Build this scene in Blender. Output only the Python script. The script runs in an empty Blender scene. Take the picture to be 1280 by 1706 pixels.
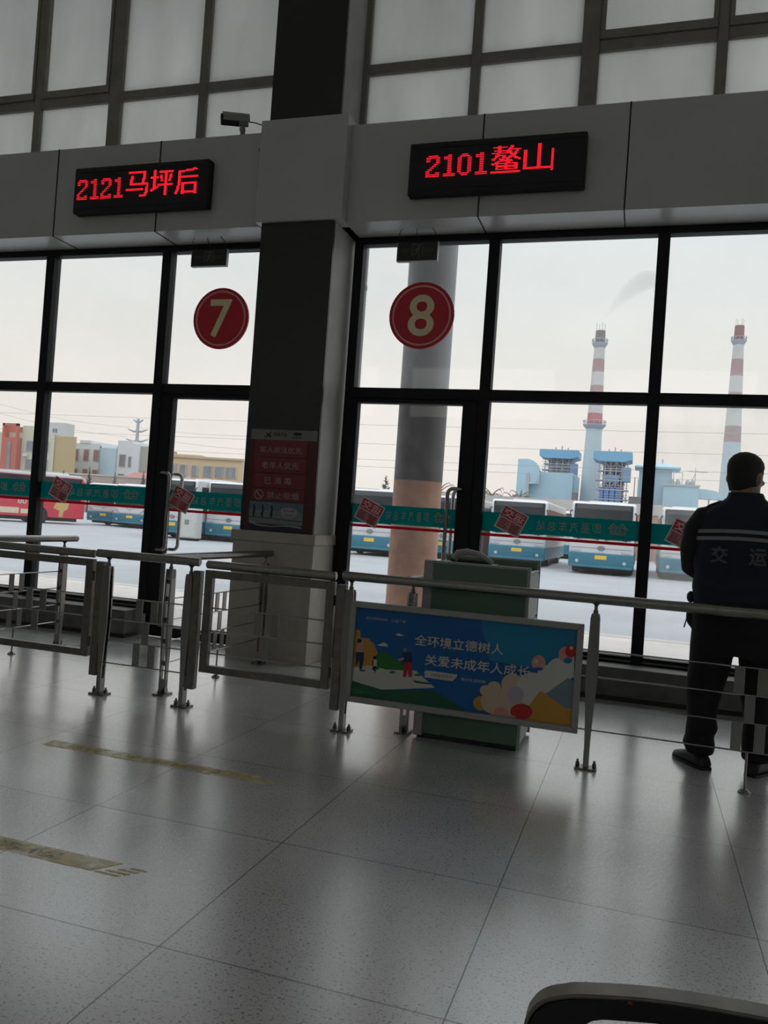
import bpy, math, random
from mathutils import Vector, Matrix
from mathutils.bvhtree import BVHTree
random.seed(7)
PI = math.pi
S = bpy.context.scene
COL = S.collection

# ------------------------------------------------------------------ camera, sky, exposure
cam = bpy.data.cameras.new('camera')
cam_o = bpy.data.objects.new('camera', cam); COL.objects.link(cam_o)
cam.sensor_fit = 'VERTICAL'; cam.sensor_height = 24.0
cam.lens = 24.0 * 1367.92 / 1706.0
cam.clip_start = 0.05; cam.clip_end = 3000
R_ = Vector((0.95132508, 0.30019576, 0.06973593)); U_ = Vector((-0.06313362, -0.03165004, 0.99750309)); F_ = Vector((-0.30165334, 0.95335239, 0.01115703))
cam_o.matrix_world = Matrix(((R_.x, U_.x, -F_.x, 0), (R_.y, U_.y, -F_.y, 0), (R_.z, U_.z, -F_.z, 1.2), (0, 0, 0, 1)))
S.camera = cam_o
S.view_settings.view_transform = 'Standard'; S.view_settings.look = 'None'
S.view_settings.gamma = 1.0; S.view_settings.exposure = 0.22; S.view_settings.use_curve_mapping = False
S.cycles.max_bounces = 10; S.cycles.transparent_max_bounces = 16; S.cycles.diffuse_bounces = 6
S.cycles.sample_clamp_indirect = 6.0

SKY_STRENGTH = 1.0
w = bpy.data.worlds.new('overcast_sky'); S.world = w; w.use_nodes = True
nt = w.node_tree; nt.nodes.clear()
out = nt.nodes.new('ShaderNodeOutputWorld'); bg = nt.nodes.new('ShaderNodeBackground')
tc = nt.nodes.new('ShaderNodeTexCoord'); sep = nt.nodes.new('ShaderNodeSeparateXYZ')
ramp = nt.nodes.new('ShaderNodeValToRGB'); noi = nt.nodes.new('ShaderNodeTexNoise'); mixn = nt.nodes.new('ShaderNodeMix')
mapn = nt.nodes.new('ShaderNodeMapping'); mapn.inputs['Scale'].default_value = (1.5, 1.5, 4.0)
mixn.data_type = 'RGBA'; mixn.blend_type = 'MULTIPLY'; mixn.inputs[0].default_value = 1.0
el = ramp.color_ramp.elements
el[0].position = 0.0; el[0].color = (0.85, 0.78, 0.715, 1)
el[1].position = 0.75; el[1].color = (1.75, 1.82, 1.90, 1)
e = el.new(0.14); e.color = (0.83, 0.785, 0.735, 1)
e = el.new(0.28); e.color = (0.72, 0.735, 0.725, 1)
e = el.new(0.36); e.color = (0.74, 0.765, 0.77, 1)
noi.inputs['Scale'].default_value = 1.6; noi.inputs['Detail'].default_value = 3
r2 = nt.nodes.new('ShaderNodeMapRange'); r2.inputs[1].default_value = 0.3; r2.inputs[2].default_value = 0.7; r2.inputs[3].default_value = 0.95; r2.inputs[4].default_value = 1.07
L = nt.links.new
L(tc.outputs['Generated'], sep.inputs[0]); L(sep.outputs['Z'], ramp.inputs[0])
L(tc.outputs['Generated'], mapn.inputs[0]); L(mapn.outputs[0], noi.inputs['Vector']); L(noi.outputs[0], r2.inputs[0])
L(ramp.outputs[0], mixn.inputs[6]); L(r2.outputs[0], mixn.inputs[7]); L(mixn.outputs[2], bg.inputs[0])
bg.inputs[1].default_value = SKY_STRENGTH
L(bg.outputs[0], out.inputs[0])

# ------------------------------------------------------------------ materials
MATS = {}
def sr(r, g, b):
    f = lambda c: (c / 255 / 12.92) if c / 255 <= 0.04045 else ((c / 255 + 0.055) / 1.055) ** 2.4
    return (f(r), f(g), f(b))
def mat(name, col, rough=0.5, metal=0.0, var=0.08, scale=8.0, spec=0.5, bump=0.0, coat=0.0, aniso=None):
    if name in MATS: return MATS[name]
    m = bpy.data.materials.new(name); m.use_nodes = True
    t = m.node_tree; b = t.nodes['Principled BSDF']
    n = t.nodes.new('ShaderNodeTexNoise'); n.inputs['Scale'].default_value = scale; n.inputs['Detail'].default_value = 4
    c = t.nodes.new('ShaderNodeTexCoord')
    if aniso:
        mp = t.nodes.new('ShaderNodeMapping'); mp.inputs['Scale'].default_value = aniso
        t.links.new(c.outputs['Object'], mp.inputs[0]); t.links.new(mp.outputs[0], n.inputs['Vector'])
    else:
        t.links.new(c.outputs['Object'], n.inputs['Vector'])
    mr = t.nodes.new('ShaderNodeMapRange'); mr.inputs[1].default_value = 0.25; mr.inputs[2].default_value = 0.75
    mr.inputs[3].default_value = 1 - var; mr.inputs[4].default_value = 1 + var
    mx = t.nodes.new('ShaderNodeMix'); mx.data_type = 'RGBA'; mx.blend_type = 'MULTIPLY'; mx.inputs[0].default_value = 1
    mx.inputs[6].default_value = (*col, 1)
    t.links.new(n.outputs[0], mr.inputs[0]); t.links.new(mr.outputs[0], mx.inputs[7]); t.links.new(mx.outputs[2], b.inputs['Base Color'])
    b.inputs['Roughness'].default_value = rough; b.inputs['Metallic'].default_value = metal
    b.inputs['Specular IOR Level'].default_value = spec; b.inputs['Coat Weight'].default_value = coat
    if bump:
        bp = t.nodes.new('ShaderNodeBump'); bp.inputs['Strength'].default_value = bump; bp.inputs['Distance'].default_value = 0.01
        t.links.new(n.outputs[0], bp.inputs['Height']); t.links.new(bp.outputs[0], b.inputs['Normal'])
    MATS[name] = m
    return m
def emit(name, col, strength):
    m = bpy.data.materials.new(name); m.use_nodes = True
    b = m.node_tree.nodes['Principled BSDF']; b.inputs['Base Color'].default_value = (*col, 1)
    b.inputs['Emission Color'].default_value = (*col, 1); b.inputs['Emission Strength'].default_value = strength
    MATS[name] = m; return m
def pane_mat(name, dust=0.02, tint=(0.97, 0.98, 0.98), scale=3.0):
    """clear window pane: mostly see-through, a fresnel gloss and a little dust"""
    m = bpy.data.materials.new(name); m.use_nodes = True; t = m.node_tree; t.nodes.clear()
    o = t.nodes.new('ShaderNodeOutputMaterial'); tr = t.nodes.new('ShaderNodeBsdfTransparent'); gl = t.nodes.new('ShaderNodeBsdfGlossy')
    fr = t.nodes.new('ShaderNodeFresnel'); m1 = t.nodes.new('ShaderNodeMixShader'); m2 = t.nodes.new('ShaderNodeMixShader')
    tl = t.nodes.new('ShaderNodeBsdfTranslucent'); n = t.nodes.new('ShaderNodeTexNoise'); c = t.nodes.new('ShaderNodeTexCoord'); mr = t.nodes.new('ShaderNodeMapRange')
    tr.inputs[0].default_value = (*tint, 1); gl.inputs['Roughness'].default_value = 0.02
    ge = t.nodes.new('ShaderNodeNewGeometry'); mi = t.nodes.new('ShaderNodeMapRange'); mi.inputs[3].default_value = 1.45; mi.inputs[4].default_value = 1 / 1.45
    t.links.new(ge.outputs['Backfacing'], mi.inputs[0]); t.links.new(mi.outputs[0], fr.inputs[0])
    tl.inputs[0].default_value = (0.8, 0.8, 0.78, 1)
    n.inputs['Scale'].default_value = scale; n.inputs['Detail'].default_value = 6
    mr.inputs[1].default_value = 0.3; mr.inputs[2].default_value = 0.75; mr.inputs[3].default_value = dust * 0.4; mr.inputs[4].default_value = dust * 1.6
    t.links.new(c.outputs['Object'], n.inputs['Vector']); t.links.new(n.outputs[0], mr.inputs[0])
    t.links.new(fr.outputs[0], m1.inputs[0]); t.links.new(tr.outputs[0], m1.inputs[1]); t.links.new(gl.outputs[0], m1.inputs[2])
    t.links.new(mr.outputs[0], m2.inputs[0]); t.links.new(m1.outputs[0], m2.inputs[1]); t.links.new(tl.outputs[0], m2.inputs[2])
    t.links.new(m2.outputs[0], o.inputs[0]); MATS[name] = m; return m
def film_mat(name, thru, col, scale=(2.0, 2.0, 0.35), lo=0.8, hi=1.15):
    """translucent film or sticker on glass: lets diffuse daylight through, streaky"""
    m = bpy.data.materials.new(name); m.use_nodes = True; t = m.node_tree; t.nodes.clear()
    o = t.nodes.new('ShaderNodeOutputMaterial'); tl = t.nodes.new('ShaderNodeBsdfTranslucent'); df = t.nodes.new('ShaderNodeBsdfDiffuse')
    ad = t.nodes.new('ShaderNodeMixShader'); ad.inputs[0].default_value = 1 - thru
    n = t.nodes.new('ShaderNodeTexNoise'); c = t.nodes.new('ShaderNodeTexCoord'); mp = t.nodes.new('ShaderNodeMapping'); mr = t.nodes.new('ShaderNodeMapRange')
    mx = t.nodes.new('ShaderNodeMix'); mx.data_type = 'RGBA'; mx.blend_type = 'MULTIPLY'; mx.inputs[0].default_value = 1; mx.inputs[6].default_value = (*col, 1)
    mp.inputs['Scale'].default_value = scale; n.inputs['Scale'].default_value = 2.0; n.inputs['Detail'].default_value = 6
    mr.inputs[1].default_value = 0.3; mr.inputs[2].default_value = 0.7; mr.inputs[3].default_value = lo; mr.inputs[4].default_value = hi
    k = t.links.new
    k(c.outputs['Object'], mp.inputs[0]); k(mp.outputs[0], n.inputs['Vector']); k(n.outputs[0], mr.inputs[0]); k(mr.outputs[0], mx.inputs[7])
    k(mx.outputs[2], tl.inputs[0]); k(mx.outputs[2], df.inputs[0]); k(tl.outputs[0], ad.inputs[1]); k(df.outputs[0], ad.inputs[2]); k(ad.outputs[0], o.inputs[0])
    MATS[name] = m; return m
def floor_mat():
    m = bpy.data.materials.new('terrazzo_tiles'); m.use_nodes = True; t = m.node_tree; b = t.nodes['Principled BSDF']; k = t.links.new
    c = t.nodes.new('ShaderNodeTexCoord'); sp = t.nodes.new('ShaderNodeSeparateXYZ'); k(c.outputs['Object'], sp.inputs[0])
    def M(op, a, bb=None, **kw):
        n = t.nodes.new('ShaderNodeMath'); n.operation = op
        for i, v in enumerate((a, bb)):
            if v is None: continue
            if isinstance(v, (int, float)): n.inputs[i].default_value = v
            else: k(v, n.inputs[i])
        return n.outputs[0]
    fx = M('PINGPONG', M('ADD', sp.outputs['X'], 1.185 + 80), 0.4); fy = M('PINGPONG', M('ADD', sp.outputs['Y'], -1.989 + 80), 0.4)
    joint = M('LESS_THAN', M('MINIMUM', fx, fy), 0.0019)
    cx = M('FLOOR', M('DIVIDE', M('ADD', sp.outputs['X'], 1.185 + 80), 0.8)); cy = M('FLOOR', M('DIVIDE', M('ADD', sp.outputs['Y'], -1.989 + 80), 0.8))
    wn = t.nodes.new('ShaderNodeTexWhiteNoise'); wn.noise_dimensions = '2D'; cb = t.nodes.new('ShaderNodeCombineXYZ'); k(cx, cb.inputs[0]); k(cy, cb.inputs[1]); k(cb.outputs[0], wn.inputs['Vector'])
    n1 = t.nodes.new('ShaderNodeTexNoise'); n1.inputs['Scale'].default_value = 110; n1.inputs['Detail'].default_value = 2; k(c.outputs['Object'], n1.inputs['Vector'])
    n2 = t.nodes.new('ShaderNodeTexNoise'); n2.inputs['Scale'].default_value = 230; n2.inputs['Detail'].default_value = 1; k(c.outputs['Object'], n2.inputs['Vector'])
    n3 = t.nodes.new('ShaderNodeTexNoise'); n3.inputs['Scale'].default_value = 2.2; n3.inputs['Detail'].default_value = 5; k(c.outputs['Object'], n3.inputs['Vector'])
    r1 = t.nodes.new('ShaderNodeValToRGB'); r1.color_ramp.elements[0].position = 0.33; r1.color_ramp.elements[0].color = (0.15, 0.15, 0.145, 1); r1.color_ramp.elements[1].position = 0.42; r1.color_ramp.elements[1].color = (0.60, 0.605, 0.59, 1)
    k(n1.outputs[0], r1.inputs[0])
    r2_ = t.nodes.new('ShaderNodeMapRange'); r2_.inputs[1].default_value = 0.35; r2_.inputs[2].default_value = 0.65; r2_.inputs[3].default_value = 0.82; r2_.inputs[4].default_value = 1.12; k(n2.outputs[0], r2_.inputs[0])
    r3 = t.nodes.new('ShaderNodeMapRange'); r3.inputs[1].default_value = 0.3; r3.inputs[2].default_value = 0.7; r3.inputs[3].default_value = 0.9; r3.inputs[4].default_value = 1.06; k(n3.outputs[0], r3.inputs[0])
    r4 = t.nodes.new('ShaderNodeMapRange'); r4.inputs[3].default_value = 0.93; r4.inputs[4].default_value = 1.05; k(wn.outputs[0], r4.inputs[0])
    f = M('MULTIPLY', M('MULTIPLY', r2_.outputs[0], r3.outputs[0]), r4.outputs[0])
    mx = t.nodes.new('ShaderNodeMix'); mx.data_type = 'RGBA'; mx.blend_type = 'MULTIPLY'; mx.inputs[0].default_value = 1; k(r1.outputs[0], mx.inputs[6]); k(f, mx.inputs[7])
    mj = t.nodes.new('ShaderNodeMix'); mj.data_type = 'RGBA'; k(joint, mj.inputs[0]); k(mx.outputs[2], mj.inputs[6]); mj.inputs[7].default_value = (0.012, 0.012, 0.012, 1)
    k(mj.outputs[2], b.inputs['Base Color'])
    ro = t.nodes.new('ShaderNodeMapRange'); ro.inputs[1].default_value = 0.3; ro.inputs[2].default_value = 0.7; ro.inputs[3].default_value = 0.19; ro.inputs[4].default_value = 0.27; k(n3.outputs[0], ro.inputs[0])
    rj = M('MAXIMUM', ro.outputs[0], M('MULTIPLY', joint, 0.8)); k(rj, b.inputs['Roughness'])
    b.inputs['Specular IOR Level'].default_value = 0.9; b.inputs['Coat Weight'].default_value = 1.0; b.inputs['Coat Roughness'].default_value = 0.24; b.inputs['Coat IOR'].default_value = 1.75
    bp = t.nodes.new('ShaderNodeBump'); bp.inputs['Strength'].default_value = 0.04; bp.inputs['Distance'].default_value = 0.002; k(n1.outputs[0], bp.inputs['Height']); k(bp.outputs[0], b.inputs['Normal'])
    MATS['terrazzo_tiles'] = m; return m

M_floor = floor_mat()
M_ceil = mat('ceiling_paint', (0.8, 0.8, 0.78), 0.8)
M_wall = mat('wall_paint', (0.68, 0.68, 0.66), 0.8)
M_panel = mat('aluminium_panel', (0.47, 0.47, 0.465), 0.30, 0.0, 0.05, 2.0, spec=0.6)
M_joint = mat('panel_joint', (0.01, 0.01, 0.01), 0.8)
M_granite = mat('dark_granite', (0.018, 0.018, 0.019), 0.35, 0, 0.25, 60)
M_frame = mat('black_window_frame', (0.010, 0.011, 0.015), 0.6, 0, 0.1, spec=0.25)
M_upframe = mat('grey_window_frame', (0.22, 0.21, 0.19), 0.5, 0, 0.15)
M_glass = pane_mat('clear_pane'); M_dusty = pane_mat('dusty_pane', 0.10)
M_upglass = film_mat('frosted_pane', 0.85, (0.82, 0.83, 0.815), (1.2, 1.2, 0.3), 0.9, 1.06)
M_stone = mat('beige_stone', (0.42, 0.39, 0.34), 0.45, 0, 0.1, 12)
M_curb = mat('grey_stone_sill', (0.12, 0.115, 0.105), 0.6, 0, 0.3, 9)
M_skirt = mat('black_skirting', (0.015, 0.015, 0.015), 0.5)
M_steel = mat('brushed_steel', (0.27, 0.262, 0.25), 0.28, 1.0, 0.12, 30, aniso=(1, 1, 0.1))
M_steeld = mat('dull_steel', (0.19, 0.18, 0.165), 0.40, 1.0, 0.2, 25)
M_chrome = mat('polished_steel', (0.34, 0.34, 0.335), 0.16, 1.0, 0.05)
M_alu = mat('grey_aluminium', (0.36, 0.36, 0.34), 0.45, 0.6, 0.08)
M_black = mat('black_plastic', (0.012, 0.012, 0.014), 0.5)
M_led = emit('red_led', (1.0, 0.012, 0.03), 1.7)
M_ledbox = mat('led_housing', (0.006, 0.006, 0.008), 0.6, 0, 0.05)
M_white = mat('white_enamel', (0.75, 0.75, 0.73), 0.4)
M_red = mat('sign_red', sr(196, 22, 44), 0.45)
M_cream = mat('cream_lettering', sr(236, 222, 178), 0.5)
M_pink = mat('pale_pink_ring', sr(236, 170, 165), 0.5)

# ------------------------------------------------------------------ mesh helpers
class MB:
    def __init__(s): s.v = []; s.f = []; s.m = []
    def add(s, vs, fs, mi=0):
        o = len(s.v); s.v += [tuple(p) for p in vs]; s.f += [tuple(i + o for i in f) for f in fs]; s.m += [mi] * len(fs); return s
    def box(s, x0, x1, y0, y1, z0, z1, mi=0):
        x0, x1 = sorted((x0, x1)); y0, y1 = sorted((y0, y1)); z0, z1 = sorted((z0, z1))
        return s.add([(x0, y0, z0), (x1, y0, z0), (x1, y1, z0), (x0, y1, z0), (x0, y0, z1), (x1, y0, z1), (x1, y1, z1), (x0, y1, z1)],
                     [(3, 2, 1, 0), (4, 5, 6, 7), (0, 1, 5, 4), (1, 2, 6, 5), (2, 3, 7, 6), (3, 0, 4, 7)], mi)
    def ring(s, c, t, r, n, ref=None):
        t = Vector(t).normalized(); a = Vector(ref) if ref else (Vector((0, 0, 1)) if abs(t.z) < 0.9 else Vector((1, 0, 0)))
        u = t.cross(a).normalized(); v = t.cross(u)
        return [Vector(c) + (u * math.cos(2 * PI * i / n) + v * math.sin(2 * PI * i / n)) * r for i in range(n)]
    def tube(s, pts, r, n=10, mi=0, ref=None):
        pts = [Vector(p) for p in pts]; rs = r if isinstance(r, (list, tuple)) else [r] * len(pts); rings = []
        u = None
        for i, p in enumerate(pts):
            t = (pts[min(i + 1, len(pts) - 1)] - pts[max(i - 1, 0)]).normalized()
            if u is None: u = t.cross(Vector(ref) if ref else (Vector((0, 0, 1)) if abs(t.z) < 0.9 else Vector((1, 0, 0))))
            u = (u - t * u.dot(t)).normalized(); v = t.cross(u)
            rings.append([p + (u * math.cos(2 * PI * k / n) + v * math.sin(2 * PI * k / n)) * rs[i] for k in range(n)])
        return s.loft(rings, mi)
    def loft(s, rings, mi=0, cap=True):
        n = len(rings[0]); vs = [p for r in rings for p in r]; fs = []
        for i in range(len(rings) - 1):
            for j in range(n):
                a = i * n + j; b = i * n + (j + 1) % n
                fs.append((a, b, b + n, a + n))
        if cap:
            fs.append(tuple(reversed(range(n)))); fs.append(tuple(range((len(rings) - 1) * n, len(rings) * n)))
        return s.add(vs, fs, mi)
    def cyl(s, p0, p1, r0, r1=None, n=16, mi=0): return s.tube([p0, p1], [r0, r0 if r1 is None else r1], n, mi)
    def prism(s, poly, y0, y1, mi=0):
        """polygon in XZ pushed from y0 to y1"""
        n = len(poly); area = sum(poly[i][0] * poly[(i + 1) % n][1] - poly[(i + 1) % n][0] * poly[i][1] for i in range(n))
        if area < 0: poly = poly[::-1]
        if y0 > y1: y0, y1 = y1, y0
        vs = [(x, y0, z) for x, z in poly] + [(x, y1, z) for x, z in poly]
        fs = [tuple(range(n)), tuple(reversed(range(n, 2 * n)))] + [(i + n, (i + 1) % n + n, (i + 1) % n, i) for i in range(n)]
        return s.add(vs, fs, mi)
    def prismx(s, poly, x0, x1, mi=0):
        """polygon in YZ pushed from x0 to x1"""
        n = len(poly); t = MB().prism([(a, b) for a, b in poly], -x1, -x0)
        return s.add([(-y, x, z) for x, y, z in t.v], t.f, mi)
    def prismz(s, poly, z0, z1, mi=0):
        n = len(poly); t = MB().prism([(a, b) for a, b in poly], -z1, -z0)
        return s.add([(x, z, -y) for x, y, z in t.v], t.f, mi)
    def sphere(s, c, rx, ry=None, rz=None, n=14, m=9, mi=0):
        ry = rx if ry is None else ry; rz = rx if rz is None else rz; rings = []
        for i in range(1, m):
            a = -PI / 2 + PI * i / m
            rings.append([(c[0] + rx * math.cos(a) * math.cos(2 * PI * j / n), c[1] + ry * math.cos(a) * math.sin(2 * PI * j / n), c[2] + rz * math.sin(a)) for j in range(n)])
        o = len(s.v); s.loft(rings, mi, cap=False)
        b = len(s.v); s.v += [(c[0], c[1], c[2] - rz), (c[0], c[1], c[2] + rz)]
        for j in range(n):
            s.f.append((b, o + (j + 1) % n, o + j)); s.m.append(mi)
            k = o + (m - 2) * n; s.f.append((b + 1, k + j, k + (j + 1) % n)); s.m.append(mi)
        return s
    def lathe(s, c, prof, n=24, axis='z', mi=0):
        """prof: (r, h) list; revolve about an axis through c"""
        rings = []
        for r, h in prof:
            ring = []
            for j in range(n):
                a = 2 * PI * j / n; u, v = r * math.cos(a), r * math.sin(a)
                ring.append({'z': (c[0] + u, c[1] + v, c[2] + h), 'y': (c[0] + v, c[1] + h, c[2] + u), 'x': (c[0] + h, c[1] + u, c[2] + v)}[axis])
            rings.append(ring)
        return s.loft(rings, mi)
    def xf(s, M): s.v = [tuple(M @ Vector(p)) for p in s.v]; return s
    def mesh(s, name, mats, smooth=True):
        me = bpy.data.meshes.new(name); me.from_pydata(s.v, [], s.f)
        for m in (mats if isinstance(mats, (list, tuple)) else [mats]): me.materials.append(m)
        for p, mi in zip(me.polygons, s.m): p.material_index = mi
        if smooth and len(me.polygons):
            me.polygons.foreach_set('use_smooth', [True] * len(me.polygons)); me.update(); me.set_sharp_from_angle(angle=math.radians(35))
        me.update(); return me

def tag(o, label=None, cat=None, group=None, kind=None):
    if label: o['label'] = label
    if cat: o['category'] = cat
    if group: o['group'] = group
    if kind: o['kind'] = kind
    return o
def thing(name, label, cat, loc=(0, 0, 0), rz=0.0, group=None, kind=None):
    o = bpy.data.objects.new(name, None); COL.objects.link(o); o.location = loc; o.rotation_euler = (0, 0, rz); o.empty_display_size = 0.1
    return tag(o, label, cat, group, kind)
def root_of(p):
    while p.parent: p = p.parent
    return p
def obj(name, mb, mats, parent=None, world=False, bevel=0.0, loc=None, rz=None, seg=2):
    """one mesh object; with world=True the coordinates are world ones and the (unrotated) root's place is taken off"""
    me = mb if isinstance(mb, bpy.types.Mesh) else None
    if me is None:
        if world and parent is not None:
            q = Vector((0, 0, 0)); p = parent
            while p: q += Vector(p.location); p = p.parent
            mb.v = [tuple(Vector(v) - q) for v in mb.v]
        me = mb.mesh(name, mats)
    o = bpy.data.objects.new(name, me); COL.objects.link(o)
    if parent: o.parent = parent
    if loc: o.location = loc
    if rz: o.rotation_euler = (0, 0, rz)
    if bevel:
        b = o.modifiers.new('bevel', 'BEVEL'); b.width = bevel; b.segments = seg; b.limit_method = 'ANGLE'; b.angle_limit = math.radians(40)
    return o
def struct(name, mb, mats, parent=None, world=False, bevel=0.0, label=None):
    o = obj(name, mb, mats, parent, world, bevel)
    if parent is None: o['kind'] = 'structure'
    if label: o['label'] = label
    return o
def copy_tree(o, parent=None):
    c = o.copy(); COL.objects.link(c); c.parent = parent
    for ch in o.children: copy_tree(ch, c)
    return c

# lettering: text shaped with the built-in font, turned into plain mesh
def glyph(body, bold=0.0):
    cu = bpy.data.curves.new('t', 'FONT'); cu.body = body; cu.offset = bold; cu.resolution_u = 6
    o = bpy.data.objects.new('t', cu); COL.objects.link(o)
    dg = bpy.context.evaluated_depsgraph_get(); dg.update()
    me = bpy.data.meshes.new_from_object(o.evaluated_get(dg))
    vs = [tuple(v.co) for v in me.vertices]; fs = [tuple(p.vertices) for p in me.polygons]
    bpy.data.objects.remove(o); bpy.data.curves.remove(cu); bpy.data.meshes.remove(me)
    return vs, fs
def text_mb(mb, body, x0, x1, z0, z1, y, bold=0.0, mirror=False, mi=0, fit=True, rot=0.0):
    """text filling the box x0..x1, z0..z1 of an upright plane facing -Y at depth y"""
    vs, fs = glyph(body)
    if not vs: return mb
    ax = min(v[0] for v in vs); bx = max(v[0] for v in vs); ay = min(v[1] for v in vs); by = max(v[1] for v in vs)
    sx = (x1 - x0) / (bx - ax); sz = (z1 - z0) / (by - ay); cx, cz = (x0 + x1) / 2, (z0 + z1) / 2; o = []
    for v in vs:
        px = (v[0] - (ax + bx) / 2) * sx * (-1 if mirror else 1); pz = (v[1] - (ay + by) / 2) * sz
        o.append((cx + px * math.cos(rot) - pz * math.sin(rot), y, cz + px * math.sin(rot) + pz * math.cos(rot)))
    if mirror: fs = [tuple(reversed(f)) for f in fs]
    if bold:
        d = bold * sz * .8
        for k, (dx, dz) in enumerate(((d, 0), (-d, 0), (0, d), (0, -d))):
            mb.add([(p[0] + dx, y + .00003 * (k + 1), p[2] + dz) for p in o], fs, mi)
    return mb.add(o, fs, mi)

# ------------------------------------------------------------------ the hall
XL, XR, YB, ZC = -12.5, 7.6, -9.0, 7.4
COLS = [(-3.18, -2.53), (2.6, 3.25), (-8.95, -8.3)]       # granite pillars standing in the glass front
struct('floor', MB().box(XL, XR, YB, 6.66, -0.2, 0), M_floor)
struct('ceiling', MB().box(XL - .2, XR + .2, YB - .2, 6.8, ZC, ZC + 0.2), M_ceil)
struct('wall_left', MB().box(XL - .2, XL, YB, 6.66, 0, ZC), M_wall)
struct('wall_right', MB().box(XR, XR + .2, YB, 6.66, 0, ZC), M_wall)
struct('wall_front', MB().box(XL, XR, 6.5, 6.76, 6.6, ZC), M_wall)
wb = MB(); wb.box(XL, XR, YB - .2, YB, 0, 4.2); wb.box(XL, XR, YB - .2, YB, 5.6, ZC)
for a in range(5): xx = XL + a * 5.0; wb.box(xx, min(xx + 1.0, XR), YB - .2, YB, 4.2, 5.6)
struct('wall_back', wb, M_wall)
wbg = MB()  # glazing of high rear openings added, out of view, to brighten the hall
for a in range(4): xx = XL + a * 5.0 + 1.0; wbg.box(xx, min(xx + 4.0, XR), YB - .11, YB - .1, 4.2, 5.6)
struct('fill_window_back', wbg, M_glass)

# beam over the doors: grey panels with joints, soffit
bm = MB(); bm.box(XL, -3.24, 6.2, 6.72, 3.6, 4.40); bm.box(-2.46, 2.55, 6.2, 6.72, 3.6, 4.40); bm.box(3.3, XR, 6.2, 6.72, 3.6, 4.40); bm.box(-3.24, -2.46, 6.3, 6.72, 3.6, 4.40); bm.box(2.55, 3.3, 6.3, 6.72, 3.6, 4.40)
beam = struct('trim_beam', bm, M_panel, label='long grey panelled beam above the glass doors')
jb = MB()
for jx in (-1.37, -0.28, 0.81, 1.9, -4.25, -5.33, -6.42, -7.5):
    jb.box(jx - .005, jx + .005, 6.196, 6.203, 3.597, 4.402); jb.box(jx - .005, jx + .005, 6.196, 6.55, 3.596, 3.602)
obj('panel_joint', jb, M_joint, beam)
n = 0
for (a, b) in COLS:
    n += 1
    c = MB(); c.box(a, b, 6.16, 6.72, 1.05, 3.6); c.box(a + .01, b - .01, 6.16, 6.72, 4.45, 6.6); c.box(a + .01, b - .01, 6.16, 6.5, 6.6, ZC)
    co = struct('column' if n == 1 else 'column', c, mat('pillar_side_panel', (0.40, 0.40, 0.385), 0.5), label='square pillar with black granite face between the glass bays' if n == 1 else None)
    obj('granite_face', MB().box(a, b, 6.13, 6.16, 1.05, 3.6).box(a + .01, b - .01, 6.13, 6.16, 4.45, ZC), M_granite, co)
    obj('beam_wrap', MB().box(a - .05, b + .07, 6.10, 6.72, 3.6, 4.45), M_panel, co, bevel=0.004)
    obj('plinth', MB().box(a - .04, b + .03, 6.10, 6.70, 0, 0.965), M_stone, co, bevel=0.004)
    obj('plinth_cap', MB().box(a - .055, b + .045, 6.085, 6.70, 0.965, 1.05), M_stone, co, bevel=0.006)

# lower glazing ----------------------------------------------------------------
Y0, Y1, YG = 6.55, 6.65, 6.60
def glazing(name, x0, x1, mull, door, label, first):
    """one bay: jambs, mullions, transom, panes; door = (x0, x1) opening or None"""
    root = thing(name, label, None, ((x0 + x1) / 2, YG, 0), kind='structure')
    f = MB(); f.box(x0, x1, Y0, Y1, 3.54, 3.6); f.box(x0, x0 + .08, Y0, Y1, 0.2, 3.54); f.box(x1 - .08, x1, Y0, Y1, 0.2, 3.54)
    obj('frame', f, M_frame, root, True, 0.004)
    edges = [x0 + .08] + [q for m in mull for q in (m - .045, m + .045)] + [x1 - .08]
    for m in mull: obj('mullion', MB().box(m - .045, m + .045, Y0 - .01, Y1, 0.2 if True else 0, 3.54), M_frame, root, True, 0.006)
    for i in range(0, len(edges), 2):
        a, b = edges[i], edges[i + 1]
        obj('transom', MB().box(a, b, Y0, Y1, 2.23, 2.32), M_frame, root, True, 0.004)
        obj('glass_pane', MB().box(a, b, YG - .004, YG + .004, 2.32, 3.54), M_glass, root, True)
        isdoor = door and abs(a - door[0]) < .25 and abs(b - door[1]) < .25
        if not isdoor:
            r = MB(); r.box(a, b, Y0, Y1, 0.2, 0.30); obj('bottom_rail', r, M_frame, root, True, 0.004)
            obj('bead', MB().box(a, b, Y0 - .012, Y0, 0.262, 0.272), M_upframe, root, True)
            obj('glass_pane', MB().box(a, b, YG - .004, YG + .004, 0.30, 2.23), M_dusty if a > 0 else M_glass, root, True)
    return root
glazing('window_1', -8.26, -3.2, (-6.90, -5.635, -4.34), (-4.295, -3.28), 'left bay of tall black-framed glazing beside gate 7', True)
glazing('window_2', -2.5, 2.55, (-1.29, 0.015, 1.28), (-2.42, -1.335), 'right bay of tall black-framed glazing beside gate 8', False)
def sill(name, spans, label):
    q = MB(); k = MB()
    for a, b in spans: q.box(a, b, 6.3, 6.66, 0.035, 0.245); k.box(a, b, 6.305, 6.66, 0, 0.035)
    o = struct(name, q, M_curb, None, False, 0.004, label); obj('skirting', k, M_skirt, o)
sill('trim_1', [(-8.26, -4.34)], 'low grey stone sill under the left glazing')
sill('trim_2', [(-1.29, 2.55)], 'low grey stone sill under the right glazing')
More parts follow.
